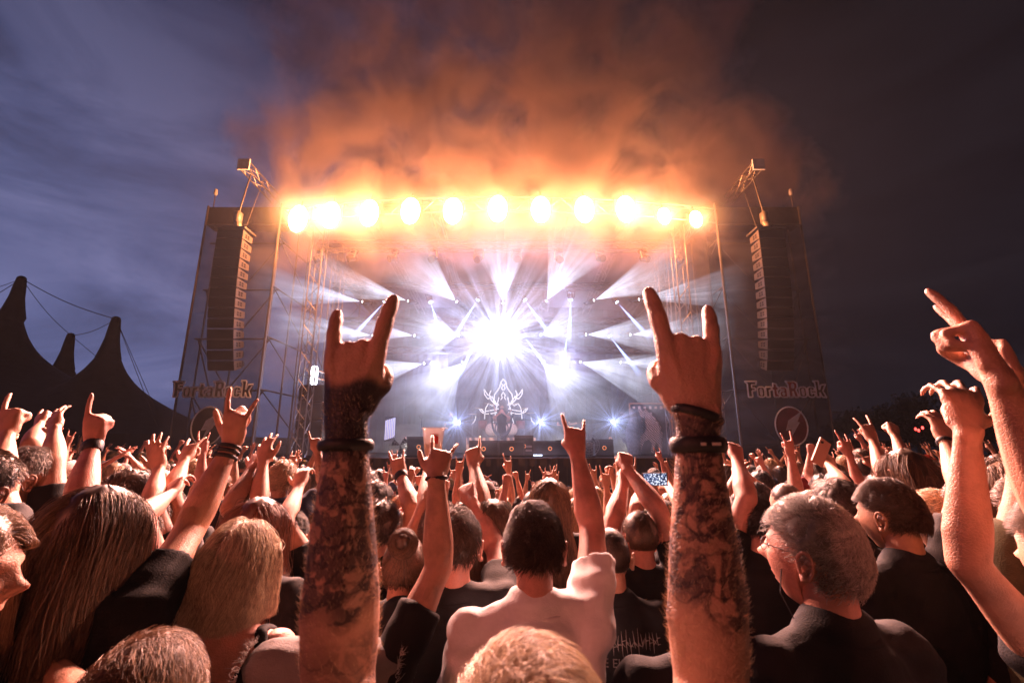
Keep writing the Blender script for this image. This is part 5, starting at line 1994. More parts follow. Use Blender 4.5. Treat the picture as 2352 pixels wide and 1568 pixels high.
cc_ = near('person raising a fist just right of the right tattooed arm', (1725, 1125), 2.0, arms={'L': ((1716, 1145), (1692, 1052), FWDP, 'fist', dict(tip=(1682, 1000)))}, hair=('short', 'black'), shirt='black', skin=2, **MD)
near('person in a dark cap with pale underside of the brim, beside the lit phone', (1530, 1150), 2.35, hair=('short', 'black'), cap=('charcoal', 1), yaw=0.3, shirt='black', **MD)
near('grey crop-haired person in black t-shirt at the left edge, arm raised with two fingers', (58, 1024), 2.0, yaw=-0.45, arms={'R': ((122, 1062), (125, 985), FWDP, 'open', dict(tip=(128, 935)))}, hair=('short', 'grey'), shirt='black', **MD)
near('person with a wrist watch pointing up, behind the grey crop-haired person', (40, 1010), 2.5, arms={'R': ((72, 1020), (90, 975), FWDP, 'point', dict(tip=(106, 932)))}, hair=('short', 'brown'), shirt='navy', **MD)
near('person at the left edge pointing with a ringed hand', (-55, 1030), 1.45, arms={'R': ((-8, 1110), (14, 1000), FWDP, 'point', dict(tip=(38, 900)))}, hair=('short', 'brown'), shirt='black', **MD)
kp = near('person pointing straight up with a wide black wrist strap, left of the tent peaks gap', (196, 1112), 1.6, arms={'R': ((182, 1150), (212, 1020), FWDP, 'point', dict(tip=(228, 900)))}, hair=('short', 'dark brown'), shirt='black', skin=2, **MD)
band_on(kp, r_arms[kp.name]['R'], 0.93, 0.024, band_blk, 1.1, 1.0)
near('person in a pale cap behind the very long haired person', (156, 1058), 2.3, hair=('short', 'brown'), cap=('white', -1), shirt='black', **MD)
near('person with tight curly hair left of the raised banded arm', (288, 1078), 2.1, yaw=-0.3, hair=('curly', 'brown'), shirt='black', **MD)
near('person with an open flat hand and thin bracelet below the left wing', (330, 1130), 1.95, arms={'R': ((348, 1160), (364, 1078), FWDP, 'open', dict(tip=(352, 1000)))}, hair=('short', 'brown'), shirt='black', **MD)
near('person with a forward-leaning horn hand below the left banner', (372, 1120), 2.1, arms={'R': ((385, 1118), (424, 1055), FWDP, 'lhorn', dict(tip=(452, 1000)))}, hair=('short', 'black'), shirt='grey', **MD)
near('person stretching a relaxed hand across behind the banded arm', (300, 1165), 1.75, arms={'R': ((325, 1185), (392, 1135), FWDP, 'claw', dict(tip=(420, 1080)))}, hair=('short', 'brown'), shirt='black', skin=2, **MD)
near('person with a tattooed arm bent over, left of the left tattooed arm', (560, 1125), 2.15, arms={'R': ((528, 1165), (582, 1072), FWDP, 'relaxed', dict(tip=(612, 1022)))}, hair=('short', 'brown'), shirt='black', **MD)
near('person with both hands lifted just left of the left tattooed arm', (660, 1170), 2.1, arms={'R': ((650, 1190), (688, 1115), FWDP, 'claw', dict(tip=(700, 1060))), 'L': ((600, 1120), (604, 1062), FWDP, 'open')}, hair=('short', 'black'), shirt='black', **MD)
near('brown-haired person with tousled crown left of the tall right-hand crowd', (1931, 1100), 2.05, yaw=0.3, hair=('messy', 'dark brown'), shirt='black', **MD)
near('cropped head in glasses turned left below the right banner emblem', (1809, 1104), 2.7, yaw=0.4, hair=('buzz', 'brown'), shirt='black', **MD)
near('bald rosy head between the grey-haired person and the cropped head in glasses', (1869, 1118), 2.3, hair=('buzz', 'light brown'), shirt='black', skin=2, **MD)
ph = near('person holding up a phone in a case below the right banner', (1960, 1110), 2.5, arms={'L': ((1942, 1118), (1905, 1068), FWDP, 'grip', dict(tip=(1888, 1025)))}, hair=('short', 'brown'), shirt='black', **MD)
cam_p = near('person filming with a lit phone held in both hands, left of the right tattooed arm', (1512, 1165), 2.55,
             arms={'R': ((1568, 1160), (1535, 1118), FWDP, 'grip', dict(tip=(1512, 1098), hs=0.95)), 'L': ((1462, 1160), (1478, 1118), FWDP, 'grip', dict(tip=(1488, 1096), hs=0.95))}, hair=('short', 'black'), shirt='grey', **MD)
cup_p = near('person hidden behind the horn hand, holding up a plastic cup', (1010, 1150), 1.95, arms={'L': ((985, 1150), (985, 1072), FWDP, 'grip', dict(tip=(985, 1035)))}, hair=('short', 'brown'), shirt='black', **MD)

# ---- things they hold and wear
cup_c = P(995, 1016, 1.88)
cup = empty('plastic_cup', tuple(cup_c), label='clear plastic beer cup with a red printed patch held up in the crowd', cat='cup')
v, f = [], []
for zz, rr in ((-0.055, 0.032), (0.052, 0.044), (0.055, 0.049), (0.060, 0.049), (0.060, 0.044), (-0.050, 0.029)):
    v += [(rr * math.cos(a), rr * math.sin(a), zz) for a in np.linspace(0, 2 * PI, 24, endpoint=False)]
f = [(j * 24 + k, j * 24 + (k + 1) % 24, (j + 1) * 24 + (k + 1) % 24, (j + 1) * 24 + k) for j in range(5) for k in range(24)]
pm = mat('cup_plastic', (0.8, 0.8, 0.82), 0.3)
pm.node_tree.nodes['Principled BSDF'].inputs['Alpha'].default_value = 0.55
Geo().add(v, f).build('cup_wall', pm, cup, True)
Geo().loft([(0, 0, -0.05), (0, 0, -0.005)], [0.031, 0.035], n=20, sub=1, flat_end=True).build('beer', mat('beer', (0.75, 0.36, 0.05), 0.2), cup, True)
Geo().add([(0.0395 * math.sin(a), -0.0415 * math.cos(a), z) for a in np.linspace(-0.1, 0.7, 6) for z in (-0.005, 0.035)], [(2 * k, 2 * k + 2, 2 * k + 3, 2 * k + 1) for k in range(5)]).build(
    'printed_patch', mat('cup_print_red', (0.5, 0.02, 0.02), 0.5), cup)


def phone(center, rz, label, lit):
    r = empty('mobile_phone', tuple(center), rz, label=label, cat='phone')
    g = Geo().box((0, 0, 0), (0.145, 0.009, 0.072))
    g.build('phone_case', mat('phone_black', (0.02, 0.02, 0.02), 0.4) if lit else mat('phone_case_pink', (0.45, 0.25, 0.2), 0.5), r)
    if lit:
        m = bpy.data.materials.new('phone_screen')
        m.use_nodes = True
        t = NT(m.node_tree)
        tcn = t.n('ShaderNodeTexCoord')
        w1 = t.n('ShaderNodeTexVoronoi', i_Scale=90.0)
        t.link(tcn.outputs['Object'], w1.inputs['Vector'])
        c = t.ramp(w1.outputs['Distance'], [(0.25, (0.9, 0.92, 1.0)), (0.5, (0.15, 0.2, 0.4)), (0.7, (0.01, 0.01, 0.03))])
        e = t.n('ShaderNodeEmission', i_Color=c, i_Strength=1.2)
        o_ = t.n('ShaderNodeOutputMaterial')
        t.link(e.outputs[0], o_.inputs[0])
        Geo().box((0, -0.0052, 0), (0.132, 0.001, 0.064)).build('screen', m, r)
    else:
        Geo().loft([(0.05, -0.005, 0.02), (0.05, -0.008, 0.02)], [0.007, 0.007], n=8, sub=1).build('camera_lens', black, r, True)
    return r


phone(P(1504, 1100, 2.66), 0.0, 'lit phone screen showing the stage, held sideways in two hands', True)
pq = phone(P(1886, 1038, 2.52), 0.2, 'phone in a pale case held up below the right banner, back towards us', False)
pq.rotation_euler = (0, -1.0, 0.2)


def spectacles(root, yaw, pitch=0.0):
    hc = Vector(root['_hc'])
    M = Matrix.Translation(hc) @ Matrix.Rotation(yaw, 4, 'Z') @ Matrix.Rotation(pitch, 4, 'X')
    g = Geo()
    for sg in (-1, 1):
        g.poly([(sg * 0.035 + 0.022 * math.cos(a), 0.093, 0.008 + 0.016 * math.sin(a)) for a in np.linspace(0, 2 * PI, 13)], 0.0012, 4)
        g.bar((sg * 0.058, 0.09, 0.012), (sg * 0.080, -0.01, 0.010), 0.0014, 4)
    g.bar((-0.013, 0.095, 0.01), (0.013, 0.095, 0.01), 0.0012, 4)
    g.v = [xf(q, M) for q in g.v]
    g.build('glasses', mat('glasses_wire', (0.2, 0.2, 0.2), 0.3, 0.8), root)


spectacles(grey, 0.45, 0.12)
g = Geo()
hc_ = V3(*grey['_hc'])
g.poly([hc_ + V3(-0.075, 0.02, -0.03), hc_ + V3(-0.085, 0.02, -0.08), hc_ + V3(-0.075, 0.0, -0.13), hc_ + V3(-0.05, -0.05, -0.17), hc_ + V3(-0.02, -0.09, -0.19), hc_ + V3(0.01, -0.10, -0.23)], 0.0014, 5)
g.build('earphone_cable', band_blk, grey)
g = Geo()
g.poly([hc_ + V3(0.085 * math.sin(a), -0.085 * math.cos(a) - 0.01, -0.165 - 0.02 * math.cos(a)) for a in np.linspace(-1.2, 1.4, 14)], 0.0012, 4)
g.build('neck_cord', band_tan, grey)

# ---- prints on backs: flat lettering laid on the cloth
from mathutils.bvhtree import BVHTree


def print_on(root, part, body, size, at, m, name='print', mesh=None, off=0.004):
    shirt = [c for c in root.children if c.name.split('.')[0] == part][0]
    me = mesh or text_mesh(body, size, 0.0)
    n_ = len(me.vertices)
    v = np.empty(n_ * 3)
    me.vertices.foreach_get('co', v)
    v = v.reshape(-1, 3)
    bv = BVHTree.FromPolygons([tuple(q.co) for q in shirt.data.vertices], [tuple(q.vertices) for q in shirt.data.polygons])
    outv = []
    for x, y, z in v:
        o_ = Vector((x + at[0], -1.0, y + at[1]))
        h = bv.ray_cast(o_, Vector((0, 1, 0)))
        yy = h[0].y if h[0] is not None else -0.1
        outv.append((o_.x, yy - off, o_.z))
    me.vertices.foreach_set('co', np.array(outv).reshape(-1))
    me.update()
    me.materials.clear()
    return link_obj(name, me, shirt, m)


pr_or = mat('print_orange', (0.75, 0.33, 0.08), 0.7)
pr_gr = mat('print_grey', (0.28, 0.24, 0.23), 0.8)
pr_wh = mat('print_white', (0.6, 0.5, 0.45), 0.8)
print_on(vol, 't_shirt', 'VOL', 0.085, (-0.08, 1.37), pr_or)
print_on(vol, 't_shirt', 'BEAT', 0.055, (0.07, 1.385), pr_gr)
print_on(euro, 't_shirt', 'THE EUROPEAN', 0.042, (0.02, 1.30), pr_gr)


def scribble(seed, w_, h_, n, r_=0.0016):
    """spiky unreadable band logo"""
    r0 = random.Random(seed)
    v, f = [], []
    def line(a, b):
        ax_, ay_, bx_, by_ = *a, *b
        dx, dy = bx_ - ax_, by_ - ay_
        L = math.hypot(dx, dy) + 1e-9
        nx_, ny_ = -dy / L * r_, dx / L * r_
        k = len(v)
        for q in range(5):
            t_ = q / 4
            tp = 1 - 0.7 * t_
            v.append((ax_ + dx * t_ + nx_ * tp, ay_ + dy * t_ + ny_ * tp, 0))
            v.append((ax_ + dx * t_ - nx_ * tp, ay_ + dy * t_ - ny_ * tp, 0))
        f.extend([(k + 2 * q, k + 2 * q + 1, k + 2 * q + 3, k + 2 * q + 2) for q in range(4)])
    for i in range(n):
        x = -w_ / 2 + w_ * (i + 0.5) / n
        env = 0.55 + 0.45 * math.cos(PI * (i / n - 0.5)) + (0.5 if i in (1, n - 2) else 0)
        line((x, 0), (x + r0.uniform(-.3, .3) * w_ / n, h_ * env * r0.uniform(.4, 1)))
        line((x, 0), (x + r0.uniform(-.3, .3) * w_ / n, -h_ * env * r0.uniform(.3, 1)))
        line((x, r0.uniform(-.3, .3) * h_), (x + w_ / n, r0.uniform(-.3, .3) * h_))
        line((x, r0.uniform(-.3, .3) * h_), (x + w_ / n * 0.8, r0.uniform(-.3, .3) * h_))
    me = bpy.data.meshes.new('logo')
    me.from_pydata(v, [], f)
    return me


print_on(euro, 't_shirt', '', 1, (0.02, 1.375), pr_gr, 'spiky_logo', scribble(3, 0.25, 0.045, 16))
# the denim vest over the tee, its frayed armholes and patches
vs = [c for c in vest.children if c.name.startswith('t_shirt')][0]
q = Geo()
for pts_, rr_ in (([(0, 0, 0.92), (0, 0, 1.05), (0, 0.005, 1.20), (0, 0, 1.32), (0, -0.005, 1.41), (0, -0.002, 1.462)], [(0.195, 0.145), (0.178, 0.135), (0.190, 0.140), (0.205, 0.142), (0.185, 0.118), (0.112, 0.092)]),):
    q.loft(pts_, rr_, n=22, sub=3)
for sg in (-1, 1):
    q.loft([(0, -0.01, 1.46), (sg * 0.09, -0.005, 1.462), (sg * 0.158, 0.0, 1.455)], [0.074, 0.074, 0.076], n=12, sub=2)
    q.loft([(sg * 0.15, -0.01, 1.42), (sg * 0.11, -0.043, 1.31), (sg * 0.105, -0.022, 1.15)], [0.072, 0.084, 0.074], n=12, sub=2)
a, b_ = remesh(q, 0.010, 3)
n_ = normals(a, b_)
if np.mean((n_ * (a - a.mean(0))).sum(1)) < 0:
    n_ = -n_
a = a + n_ * (vnoise(a, 9.0, 3.0) * 0.010 + vnoise(a, 26.0, 3.0) * 0.003)[:, None]
me = bpy.data.meshes.new('denim_vest')
me.from_pydata(a.tolist(), [], b_)
me.shade_smooth()
dv = link_obj('denim_vest', me, vest, SHIRTS['denim'])
fr = []
for sg in (-1, 1):
    for k in range(260):
        a0 = rg.uniform(0, 2 * PI)
        c0 = V3(sg * 0.205, 0.0 + 0.080 * math.cos(a0), 1.44 + 0.080 * math.sin(a0))
        dr = nrm(V3(sg * 0.8, math.cos(a0), math.sin(a0)) + rg.normal(size=3) * 0.6)
        L = rg.uniform(0.01, 0.028)
        fr.append([c0, c0 + dr * L * .5 + rg.normal(size=3) * .002, c0 + dr * L + rg.normal(size=3) * .005])
curves_obj('frayed_edge', np.array(fr), 0.0009, dv, mat('thread', (0.5, 0.46, 0.44), 0.8))
print_on(vest, 'denim_vest', 'nb', 0.075, (0.130, 1.405), pr_wh, 'patch_lettering')
print_on(vest, 'denim_vest', 'od', 0.070, (0.130, 1.345), pr_wh, 'patch_lettering')
print_on(vest, 'denim_vest', '', 1, (-0.13, 1.38), band_blk, 'spiky_logo', scribble(8, 0.11, 0.035, 9, 0.003))
# ================================================================ the rest of the crowd
POSES = [
    ('horn hand up', {'R': ((0.26, 0.08, 1.60), (0.20, 0.12, 1.86), (0, 1, 0), 'horns')}),
    ('both horns up', {'R': ((0.28, 0.10, 1.58), (0.27, 0.14, 1.84), (0, 1, 0), 'horns'), 'L': ((-0.28, 0.10, 1.58), (-0.25, 0.14, 1.84), (0, 1, 0), 'horns')}),
    ('left fist up', {'L': ((-0.25, 0.12, 1.60), (-0.18, 0.16, 1.86), (0, 1, 0), 'fist')}),
    ('arms down', {}),
    ('finger pointing up', {'R': ((0.25, 0.14, 1.58), (0.16, 0.22, 1.82), (0, 1, 0), 'point')}),
    ('open hands up', {'R': ((0.27, 0.06, 1.62), (0.31, 0.10, 1.88), (0, 1, 0), 'open'), 'L': ((-0.27, 0.06, 1.62), (-0.29, 0.10, 1.87), (0, 1, 0), 'open')}),
    ('clapping overhead', {'R': ((0.27, 0.10, 1.60), (0.06, 0.16, 1.80), (-1, 0.2, 0), 'open'), 'L': ((-0.27, 0.10, 1.60), (-0.06, 0.16, 1.80), (1, 0.2, 0), 'open')}),
    ('left horn up', {'L': ((-0.27, 0.16, 1.55), (-0.24, 0.28, 1.78), (0, 1, 0), 'horns')}),
    ('right fist up', {'R': ((0.27, 0.05, 1.60), (0.22, 0.10, 1.85), (0, 1, 0), 'fist')}),
    ('bent hand up', {'R': ((0.24, 0.16, 1.60), (0.25, 0.24, 1.84), (0, 1, 0), 'relaxed')}),
    ('arms down', {}),
]
tmpl_body = []
for i, (nm_, arms) in enumerate(POSES):
    r = person('person', (0, -60 - i, 0), 0, 1.0, girth=(1.0, 0.9, 1.08, 0.92, 1.0, 0.86, 1.0, 0.9, 1.12, 0.95, 1.08)[i], arms=arms, hair=('bald', None), body_vox=0.02, arm_vox=0.0072, arm_n=10,
               yaw=(0, 0.2, -0.2, 0, 0.1, 0, -0.1, 0, 0.15, -0.2, 0.1)[i] * 0)
    tmpl_body.append(r)
HSTY = [('short', 'dark brown', {}, 0.32), ('short', 'brown', dict(length=0.45), 0.4), ('long', 'dark brown', dict(length=0.42, curl=0.05), 1), ('long', 'blond', dict(length=0.36, curl=0.08), 1),
        ('buzz', 'dark brown', {}, 0), ('messy', 'brown', {}, 0), ('curly', 'black', {}, 0), ('short', 'black', {}, 0), ('long', 'brown', dict(length=0.5), 1), ('bun', 'light brown', {}, 0), ('short', 'grey', {}, 0), ('messy', 'blond', {}, 0)]
tmpl_hair = []
hroot = empty('hair_source', (0, -80, 0))
for i, (sty, colr, kw, _) in enumerate(HSTY):
    M = Matrix.Translation((0, 0.03, 1.63))
    h = hair_object(hroot, M, sty, colr, np.random.default_rng(100 + i), 2200, 7, 0.0009, **kw)
    tmpl_hair.append(h)
capt = {}
for col_ in ('black', 'charcoal', 'red', 'grey'):
    for sg in (1, -1):
        capt[(col_, sg)] = make_cap(hroot, Matrix.Translation((0, 0.03, 1.63)), col_, sg)
prints = {}
for i, r in enumerate(tmpl_body):
    o_ = print_on(r, 't_shirt', '', 1, (0, 1.30 - 0.02 * (i % 3)), pr_gr if i % 2 else pr_wh, 'shirt_print', scribble(30 + i, 0.20 + 0.03 * (i % 3), 0.04 + 0.012 * (i % 4), 9 + i % 5, 0.003))
    prints[i] = (o_.data, o_.material_slots[0].material)
    bpy.data.objects.remove(o_)
HWORD = ['short dark', 'short brown', 'long dark', 'long blond', 'cropped', 'tousled brown', 'curly black', 'short black', 'long brown', 'bun', 'short grey', 'tousled blond']
SH = ['black', 'black', 'black', 'charcoal', 'black', 'grey', 'navy', 'white', 'black', 'red', 'olive', 'black', 'black']
near_xy = [(o.location.x, o.location.y) for o in bpy.data.objects if o.name.startswith('person') and o.location.y > 0]
# band on the stage reuse the same bodies
placed = []
r2 = random.Random(11)
spots = []
y = 2.55
row = 0
while y < 10.7:
    dx = 0.66 if y < 5 else 0.74 if y < 8 else 0.84
    half = 1.19 * y + 0.3
    n = int(half / dx)
    for k in range(-n, n + 1):
        x = k * dx + (0.5 * dx if row % 2 else 0) + r2.uniform(-.17, .17)
        yy = y + r2.uniform(-.16, .16)
        if any((x - a) ** 2 + (yy - b) ** 2 < 0.42 ** 2 for a, b in near_xy):
            continue
        if abs(x) > half:
            continue
        spots.append((x, yy))
    y += 0.72 if y < 5 else 0.9 if y < 8 else 1.05
    row += 1
# the wings of the field beyond the stage front
for _ in range(34):
    spots.append((r2.uniform(-20.5, -11.0), r2.uniform(11.6, 18.0)))
for _ in range(22):
    spots.append((r2.uniform(10.8, 20.0), r2.uniform(11.6, 18.0)))


def where(px, y):
    if px < 400:
        w_ = 'under the tent'
    elif px < 600:
        w_ = 'under left wing'
    elif px < 730:
        w_ = 'outside left tattooed arm'
    elif px < 960:
        w_ = 'inside left tattooed arm'
    elif px < 1120:
        w_ = 'under the guitarist'
    elif px < 1240:
        w_ = 'under the drums'
    elif px < 1400:
        w_ = 'under star lamps'
    elif px < 1560:
        w_ = 'under wolf banner'
    elif px < 1730:
        w_ = 'behind right tattooed arm'
    elif px < 1930:
        w_ = 'under right wing'
    else:
        w_ = 'under dark trees'
    d = 'far' if y > 7.5 else 'midway' if y > 4.6 else 'near'
    return w_, d


def make_person(i, j, shirt, x, y, z, rz, s):
    src = tmpl_body[i]
    r = src.copy()
    COL.objects.link(r)
    r.location = (x, y, z)
    r.rotation_euler = (0, 0, rz)
    r.scale = (s, s, s)
    for ch in list(src.children):
        nm = ch.name.split('.')[0]
        c = ch.copy()
        COL.objects.link(c)
        c.parent = r
        if nm == 't_shirt':
            c.material_slots[0].link = 'OBJECT'
            c.material_slots[0].material = SHIRTS[shirt]
        elif nm == 'body':
            c.material_slots[0].link = 'OBJECT'
            c.material_slots[0].material = SKINS[r2.randrange(3)]
    if y < 7 and r2.random() < 0.45 and shirt in ('black', 'navy', 'charcoal', 'red'):
        sh_ = [c for c in r.children if c.name.startswith('t_shirt')][0]
        o_ = bpy.data.objects.new('shirt_print', prints[i][0])
        COL.objects.link(o_)
        o_.parent = sh_
    if j in (0, 1, 7, 4) and r2.random() < 0.28 and y > 2:
        cp = capt[(r2.choice(('black', 'charcoal', 'red', 'grey')), r2.choice((1, 1, -1)))]
        copy_tree(cp, r)
        r['_cap'] = 1
    h = tmpl_hair[j].copy()
    COL.objects.link(h)
    h.parent = r
    for st_ in list(tmpl_hair[j].children):
        c = st_.copy()
        COL.objects.link(c)
        c.parent = h
    return r


pose_w = [0, 0, 0, 1, 1, 2, 2, 3, 3, 10, 4, 4, 5, 6, 7, 7, 8, 9, 9]
rows_lab = {}
for (x, y) in spots:
    i = r2.choice(pose_w)
    j = r2.randrange(len(HSTY))
    if j in (6, 9, 10) and r2.random() < 0.5:
        j = r2.randrange(3)
    shirt = r2.choice(SH)
    s = max(0.9, min(1.07, r2.gauss(0.985, 0.045)))
    r = make_person(i, j, shirt, x, y, ground_z(x, y), r2.gauss(0, 0.22) - x * 0.035 * -1, s)
    d_ = Vector((x, y, 1.7)) - CAM
    zc = d_.dot(FWD)
    px = CX + F * d_.x / zc
    w_, dd = where(px, y)
    lb = '%s person in %s, %s, %s %s' % (HWORD[j] + '-haired' if '_cap' not in r else 'capped', shirt, POSES[i][0], dd, w_)
    rows_lab.setdefault(lb, []).append((px, r))
    placed.append(r)
for lb, lst in rows_lab.items():
    lst.sort(key=lambda q: q[0])
    for k, (px, r) in enumerate(lst):
        r['label'] = lb if len(lst) == 1 else lb + ', %s from left' % ORD[k]
        r['category'] = 'person'
        r['group'] = 'concert crowd'
# ================================================================ on the stage
BY = 20.3


def on_stage(px, Y):
    return P(px, 1040, Y).x


# drum riser and kit
dx_ = on_stage(1152, BY)
riser = empty('drum_riser', (dx_, BY, DZ), label='drum riser with a painted orange front under the drum kit', cat='riser')
art = bpy.data.materials.new('riser_art')
art.use_nodes = True
t = NT(art.node_tree)
tcn = t.n('ShaderNodeTexCoord')
wv = t.n('ShaderNodeTexWave', i_Scale=1.2, i_Distortion=9.0, i_Detail=3.0)
t.link(tcn.outputs['Object'], wv.inputs['Vector'])
b = t.n('ShaderNodeBsdfPrincipled', i_Roughness=0.7)
t.link(t.ramp(wv.outputs['Fac'], [(0.2, (0.05, 0.03, 0.03)), (0.6, (0.5, 0.2, 0.1)), (0.9, (0.7, 0.45, 0.3))]), b.inputs['Base Color'])
o = t.n('ShaderNodeOutputMaterial')
t.link(b.outputs[0], o.inputs[0])
Geo().box((0, 0, 0.35), (3.0, 2.2, 0.7)).build('riser_body', black, riser)
Geo().box((0, -1.13, 0.35), (2.9, 0.03, 0.62)).build('painted_front', art, riser)
kit = empty('drum_kit', (dx_, BY - 0.1, DZ + 0.7), label='drum kit with two pale bass drums and cymbals on the riser', cat='drum kit')
skin_d = mat('drum_skin', (0.75, 0.55, 0.45), 0.5)
shell = mat('drum_shell', (0.25, 0.06, 0.04), 0.3)
for sx in (-0.42, 0.42):
    Geo().loft([(sx, -0.55, 0.30), (sx, -0.05, 0.30)], [0.29, 0.29], ref=(1, 0, 0), n=24, flat_end=True, sub=1).build('bass_drum', shell, kit, True)
    Geo().loft([(sx, -0.575, 0.30), (sx, -0.56, 0.30)], [0.27, 0.27], ref=(1, 0, 0), n=24, flat_end=True, sub=1).build('drum_head', skin_d, kit, True)
    Geo().loft([(sx * 0.5, -0.35, 0.66), (sx * 0.5, -0.30, 0.90)], [0.15, 0.15], n=18, flat_end=True, sub=1).build('tom', shell, kit, True)
    Geo().loft([(sx * 2.0, 0.0, 0.35), (sx * 2.0, 0.0, 0.70)], [0.20, 0.20], n=18, flat_end=True, sub=1).build('floor_tom', shell, kit, True)
brass = mat('brass', (0.7, 0.5, 0.2), 0.3, 0.9)
for cx_, cz_, tl in ((-1.0, 1.25, 0.3), (-0.55, 1.45, 0.25), (0.55, 1.45, -0.25), (1.0, 1.25, -0.3), (1.3, 1.05, -0.1), (-1.3, 1.0, 0.1)):
    st = Geo().bar((cx_, 0, 0), (cx_, 0, cz_), 0.015).build('cymbal_stand', alu, kit)
    Geo().loft([(cx_ - 0.0, 0, cz_ - 0.004), (cx_ + 0.01 * tl, 0, cz_ + 0.012)], [0.24, 0.05], ref=(1, 0, 0), n=18, sub=1, flat_end=True).build('cymbal', brass, st, True)

PIX = [tmpl_body[3], tmpl_body[10]]


def player(px, Y, rz, i, j, shirt, label, z=DZ, s=1.0):
    r = make_person(i, j, shirt, on_stage(px, Y), Y, z, rz, s)
    r['label'] = label
    r['category'] = 'person'
    r['group'] = 'band members on the stage'
    return r


bandarm = {'R': ((0.27, 0.05, 1.18), (0.12, 0.25, 1.08), (0, -1, 0), 'grip'), 'L': ((-0.26, 0.12, 1.20), (-0.36, 0.30, 1.22), (0, -1, 0), 'grip')}
gtr = person('person', (on_stage(1035, 19.5), 19.5, DZ), PI - 0.3, 1.0, arms=bandarm, hair=('long', 'brown'), hair_kw=dict(length=0.45), body_vox=0.02, arm_vox=0.009, strands=600,
             label='long-haired guitarist in black on the left side of the stage', group='band members on the stage')
bas = person('person', (on_stage(1295, 19.5), 19.5, DZ), PI + 0.3, 1.02, arms=bandarm, hair=('long', 'black'), hair_kw=dict(length=0.45), body_vox=0.02, arm_vox=0.009, strands=600,
             label='dark-haired bass player behind the raised hand right of the drums', group='band members on the stage')
drm = person('person', (dx_, BY + 0.55, DZ + 0.45), PI, 0.98, arms={'R': ((0.32, 0.05, 1.45), (0.38, 0.2, 1.70), (0, 1, 0), 'grip'), 'L': ((-0.32, 0.05, 1.3), (-0.42, 0.28, 1.45), (0, 1, 0), 'grip')},
             hair=('short', 'dark brown'), body_vox=0.02, arm_vox=0.009, strands=500, label='drummer with raised arms behind the drum kit', group='band members on the stage')
voc = person('person', (on_stage(1152, 17.4), 17.4, DZ), PI, 1.0, arms={'R': ((0.30, 0.05, 1.36), (0.12, 0.2, 1.50), (0, -1, 0), 'grip'), 'L': ((-0.30, 0.05, 1.36), (-0.12, 0.2, 1.50), (0, -1, 0), 'grip')},
             hair=('long', 'brown'), hair_kw=dict(length=0.4), body_vox=0.018, arm_vox=0.008, strands=700, skin=2, label='bare-armed singer behind the horned microphone stand at the stage centre', group='band members on the stage',
             shirt_kind='tank')
for k, (who, lb) in enumerate(((gtr, 'dark electric guitar held by the long-haired guitarist'), (bas, 'dark bass guitar held by the player right of the drums'))):
    L = who.location
    gt = empty('electric_guitar', (L.x, L.y - 0.28, DZ + 1.05), who.rotation_euler.z, label=lb, cat='guitar')
    Geo().loft([(0.20, 0, -0.06), (0.05, 0, -0.02), (-0.08, 0, 0.02)], [(0.03, 0.17), (0.03, 0.12), (0.03, 0.13)], ref=(0, 1, 0), n=14, sub=3).build('guitar_body', black, gt, True)
    Geo().bar((-0.1, 0.02, 0.03), (-0.75, 0.02, 0.24), 0.022).build('neck', mat('maple', (0.2, 0.1, 0.05), 0.4), gt)
    Geo().box((-0.82, 0.02, 0.26), (0.16, 0.02, 0.07)).build('headstock', black, gt)
# horned microphone stand
mx_ = on_stage(1152, 16.9)
ms = empty('microphone_stand', (mx_, 16.9, DZ), label='ornate black microphone stand with tall curved horns and a ring', cat='microphone stand')
for sg in (-1, 1):
    Geo().loft([(0, 0, 0.62), (sg * 0.22, 0, 0.78), (sg * 0.34, 0, 1.05), (sg * 0.36, 0, 1.30), (sg * 0.44, 0, 1.5)], [0.05, 0.045, 0.035, 0.028, 0.008], n=8, sub=4).build('horn', black, ms, True)
    Geo().loft([(sg * 0.40, 0, 1.42), (sg * 0.46, 0, 1.50)], [0.06, 0.02], n=6, sub=1).build('horn_tip', black, ms, True)
Geo().poly([(0.24 * math.cos(a), 0, 0.98 + 0.24 * math.sin(a)) for a in np.linspace(0, 2 * PI, 25)], 0.02, 6).build('ring', black, ms)
Geo().loft([(0, 0, 0.05), (0.03, 0, 0.3), (0, 0, 0.65)], [0.10, 0.04, 0.07], n=10, sub=3).build('stem', black, ms, True)
Geo().loft([(0, -0.02, 0.35), (0, -0.05, 0.45)], [0.16, 0.10], n=12, sub=1).build('skull_boss', mat('bone', (0.25, 0.2, 0.16), 0.6), ms, True)
Geo().loft([(0, 0.05, 1.42), (0, 0.0, 1.50)], [0.022, 0.03], n=8, sub=1).build('microphone', black, ms, True)
# second plain stand at the left
m2 = empty('microphone_stand', (on_stage(965, 17.6), 17.6, DZ), label='slim black microphone stand with flared top left of the guitarist', cat='microphone stand')
Geo().bar((0, 0, 0), (0, 0, 1.45), 0.02).bar((0, 0, 0.05), (0.3, 0.1, 0), 0.015).bar((0, 0, 0.05), (-0.3, 0.1, 0), 0.015).build('stem', black, m2)
Geo().loft([(0, 0, 1.3), (-0.05, 0, 1.5)], [0.03, 0.1], n=8, sub=1, flat_end=True).build('flared_top', black, m2, True)

